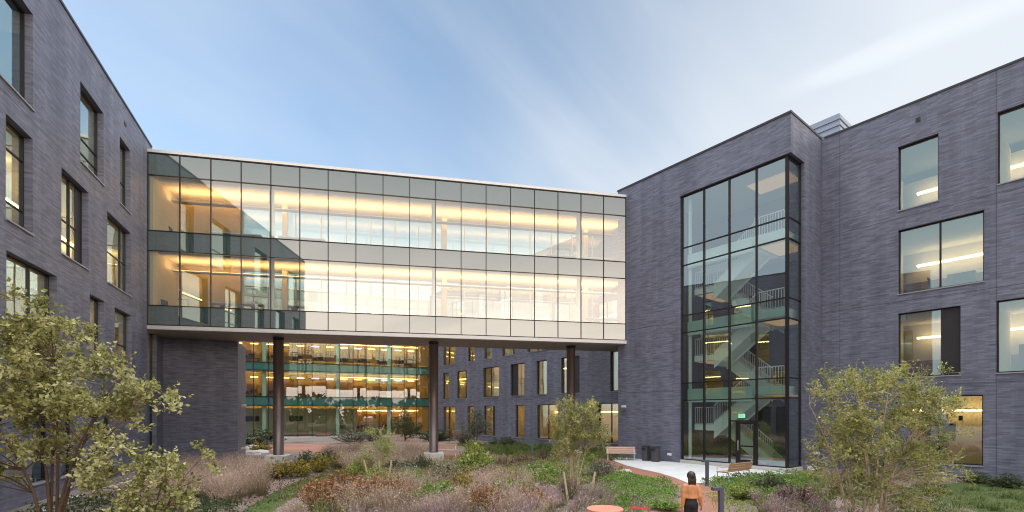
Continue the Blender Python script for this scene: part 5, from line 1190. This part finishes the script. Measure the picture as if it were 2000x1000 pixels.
# ================================================================== the walking woman (seen from behind)
M['skin'] = plain('skin', (.50, .27, .18), .55, 0, .06, 30)
M['hair'] = plain('dark_hair', (.030, .017, .013), .40, 0, .5, 45, .12)
M['leather'] = plain('tan_leather', (.58, .26, .11), .40, 0, .28, 11, .35)
M['trouser'] = plain('black_cloth', (.012, .012, .014), .7)
M['shoe'] = plain('black_shoe', (.015, .014, .014), .45)
PX, PY = 4.13, 11.15
pw = thing('person', 'woman in a tan leather jacket and black trousers walking away along the brown path', 'person', (PX, PY, 0))
PA = R(-6)
def pp(x, y, z):
    x *= .80; y *= .86; z *= .952
    return Vector((PX+x*math.cos(PA)-y*math.sin(PA), PY+x*math.sin(PA)+y*math.cos(PA), z))
def limb(q, pts, rad, n=12):
    pts = [pp(*p) for p in pts]
    for k in range(len(pts)-1): q.tube([pts[k], pts[k+1]], [rad[k], rad[k+1]], n)
    for k in range(len(pts)): q.ball(pts[k], rad[k], 12, 8)
def loft(q, rings, n=22):                    # rings: (cx, cy, z, rx, ry)
    i0 = len(q.v)
    for cx, cy, z, rx, ry in rings:
        for j in range(n):
            a = 2*math.pi*j/n; q.v.append(tuple(pp(cx+rx*math.cos(a), cy+ry*math.sin(a), z)))
    for k in range(len(rings)-1):
        for j in range(n):
            j2 = (j+1) % n; q.f.append((i0+k*n+j, i0+k*n+j2, i0+(k+1)*n+j2, i0+(k+1)*n+j)); q.mi.append(0); q.uv += [(0, 0)]*4
    q.f.append(tuple(i0+j for j in reversed(range(n)))); q.mi.append(0); q.uv += [(0, 0)]*n
    q.f.append(tuple(i0+(len(rings)-1)*n+j for j in range(n))); q.mi.append(0); q.uv += [(0, 0)]*n
def fuse(q, name, mat, par, vox, smooth=6):
    o = q.build(name, mat, par); m = o.modifiers.new('fuse', 'REMESH'); m.mode = 'VOXEL'; m.voxel_size = vox; m.use_smooth_shade = True
    s = o.modifiers.new('smooth', 'SMOOTH'); s.iterations = smooth; s.factor = .5; return o
b = MB()
# head: skull, face, jaw, nose, lips, ears (she faces +y)
b.ball(pp(0, .005, 1.585), .088, 18, 12, (.86, 1.05, 1.12)); b.ball(pp(0, .045, 1.535), .066, 14, 10, (.88, .85, 1.05)); b.ball(pp(0, .062, 1.495), .036, 12, 8, (1.0, .9, .8))
b.ball(pp(0, .108, 1.548), .014, 10, 8, (.9, 1.1, 1.6)); b.ball(pp(0, .095, 1.512), .016, 10, 6, (1.5, .7, .6))
for s in (-1, 1):
    b.ball(pp(s*.078, .0, 1.555), .024, 10, 8, (.35, .7, 1.15)); b.ball(pp(s*.030, .084, 1.575), .014, 10, 8, (1.2, .7, .9))
limb(b, [(0, -.005, 1.40), (0, .0, 1.50)], [.052, .050])
loft(b, [(0, 0, .86, .15, .10), (0, 0, .98, .155, .105), (0, 0, 1.10, .125, .09), (0, 0, 1.24, .15, .10), (0, 0, 1.34, .165, .095), (0, -.005, 1.40, .10, .07), (0, 0, 1.43, .05, .05)])
ARM = {-1: [(-.165, 0, 1.345), (-.215, -.02, 1.10), (-.235, .0, .87)], 1: [(.165, 0, 1.345), (.225, -.05, 1.11), (.285, .02, .885)]}
for s in (-1, 1):
    A_ = ARM[s]; limb(b, A_, [.048, .036, .024])
    w_ = Vector(A_[2]); d = (Vector(A_[2])-Vector(A_[1])).normalized(); d2 = (d+Vector((0, .12, 0))).normalized()
    palm = w_+d2*.055; across = Vector((0, 1, 0)); across = (across-d2*across.dot(d2)).normalized(); inn = d2.cross(across)*(-s if False else 1)
    for k in range(4): limb(b, [tuple(w_+across*(-.020+.0135*k)), tuple(w_+d2*.082+across*(-.027+.018*k))], [.013, .0125], 8)
    inward = Vector((-s, 0, 0)); inward = (inward-d2*inward.dot(d2)).normalized()
    for k, ln in enumerate((.058, .068, .072, .064)):
        p0 = w_+d2*.084+across*(-.028+.0187*k); p1 = p0+(d2*.9+inward*.25).normalized()*ln*.45; p2 = p1+(d2*.72+inward*.62).normalized()*ln*.32; p3 = p2+(d2*.4+inward*.9).normalized()*ln*.26
        limb(b, [tuple(p0), tuple(p1), tuple(p2), tuple(p3)], [.0092, .0086, .0080, .0070], 8)
    p0 = w_+d2*.022+across*.03; p1 = p0+(d2*.6+across*.75+inward*.25).normalized()*.034; p2 = p1+(d2*.85+across*.3+inward*.35).normalized()*.030
    limb(b, [tuple(w_+d2*.012+across*.012), tuple(p0), tuple(p1), tuple(p2)], [.013, .0125, .0105, .0085], 8)
LEG = {-1: [(-.085, .0, .90), (-.088, .10, .50), (-.08, -.02, .10)], 1: [(.085, .0, .90), (.085, .03, .49), (.08, -.20, .14)]}
for s in (-1, 1): limb(b, LEG[s], [.078, .052, .034])
fuse(b, 'body', M['skin'], pw, .0052, 4)
h = MB()
h.ball(pp(0, -.012, 1.600), .105, 20, 14, (.90, 1.02, 1.02)); loft(h, [(.006, -.060, 1.385, .058, .022), (.004, -.064, 1.42, .088, .034), (0, -.058, 1.48, .104, .052), (0, -.04, 1.54, .102, .075), (0, -.03, 1.62, .085, .075)])
for k in range(9):
    x = -.10+.025*k; limb(h, [(x*.8, -.09, 1.60), (x*1.0, -.104, 1.48), (x*.95+.01*math.sin(k*2.3), -.088, 1.375-.022*((k*7) % 3))], [.020, .016, .007], 8)
ho = fuse(h, 'hair', M['hair'], pw, .009, 3)
j = MB()
loft(j, [(0, -.005, 1.065, .192, .132), (0, -.005, 1.09, .190, .130), (0, -.005, 1.17, .172, .118), (0, -.008, 1.27, .188, .122), (0, -.010, 1.345, .198, .115), (0, -.010, 1.385, .165, .098), (0, -.008, 1.42, .09, .075), (0, -.005, 1.455, .072, .066)], 28)
for s in (-1, 1):
    A_ = ARM[s]; a = Vector(A_[0]); e = Vector(A_[1]); w_ = Vector(A_[2])
    limb(j, [tuple(a+Vector((-s*.012, 0, -.012))), tuple(a.lerp(e, .5)+Vector((s*.012, -.004, 0))), tuple(e), tuple(e.lerp(w_, .45)), tuple(w_+(e-w_)*.04)], [.072, .064, .055, .050, .043])
    for k in range(4): p = e.lerp(w_, .12+.2*k); j.ball(pp(*p), .0535-.003*k, 12, 6, (1.03, 1.03, .35))
    limb(j, [(s*.075, -.118, 1.36), (s*.085, -.128, 1.22), (s*.08, -.132, 1.08)], [.007, .007, .007], 6)
limb(j, [(0, -.122, 1.38), (0, -.126, 1.2), (0, -.139, 1.07)], [.006, .006, .006], 6)
loft(j, [(0, -.005, 1.055, .196, .136), (0, -.005, 1.085, .196, .136)])
fuse(j, 'jacket', M['leather'], pw, .009, 4)
k_ = MB()
loft(k_, [(0, -.012, .84, .168, .122), (0, -.015, .92, .176, .130), (0, -.008, 1.0, .165, .115), (0, -.005, 1.10, .15, .105)])
for s in (-1, 1): limb(k_, LEG[s], [.096, .062, .045])
fuse(k_, 'trousers', M['trouser'], pw, .010, 4)
for s in (-1, 1):
    q = MB(); x, y, z = LEG[s][2]; tz = .045 if s < 0 else .075
    limb(q, [(x, y-.03, tz+.02), (x, y+.05, tz), (x+.005*s, y+.14, tz-.012)], [.044, .042, .034]); q.tube([pp(x, y, z+.05), pp(x, y-.01, tz)], [.044, .044], 12); fuse(q, 'shoe', M['shoe'], pw, .008, 3)
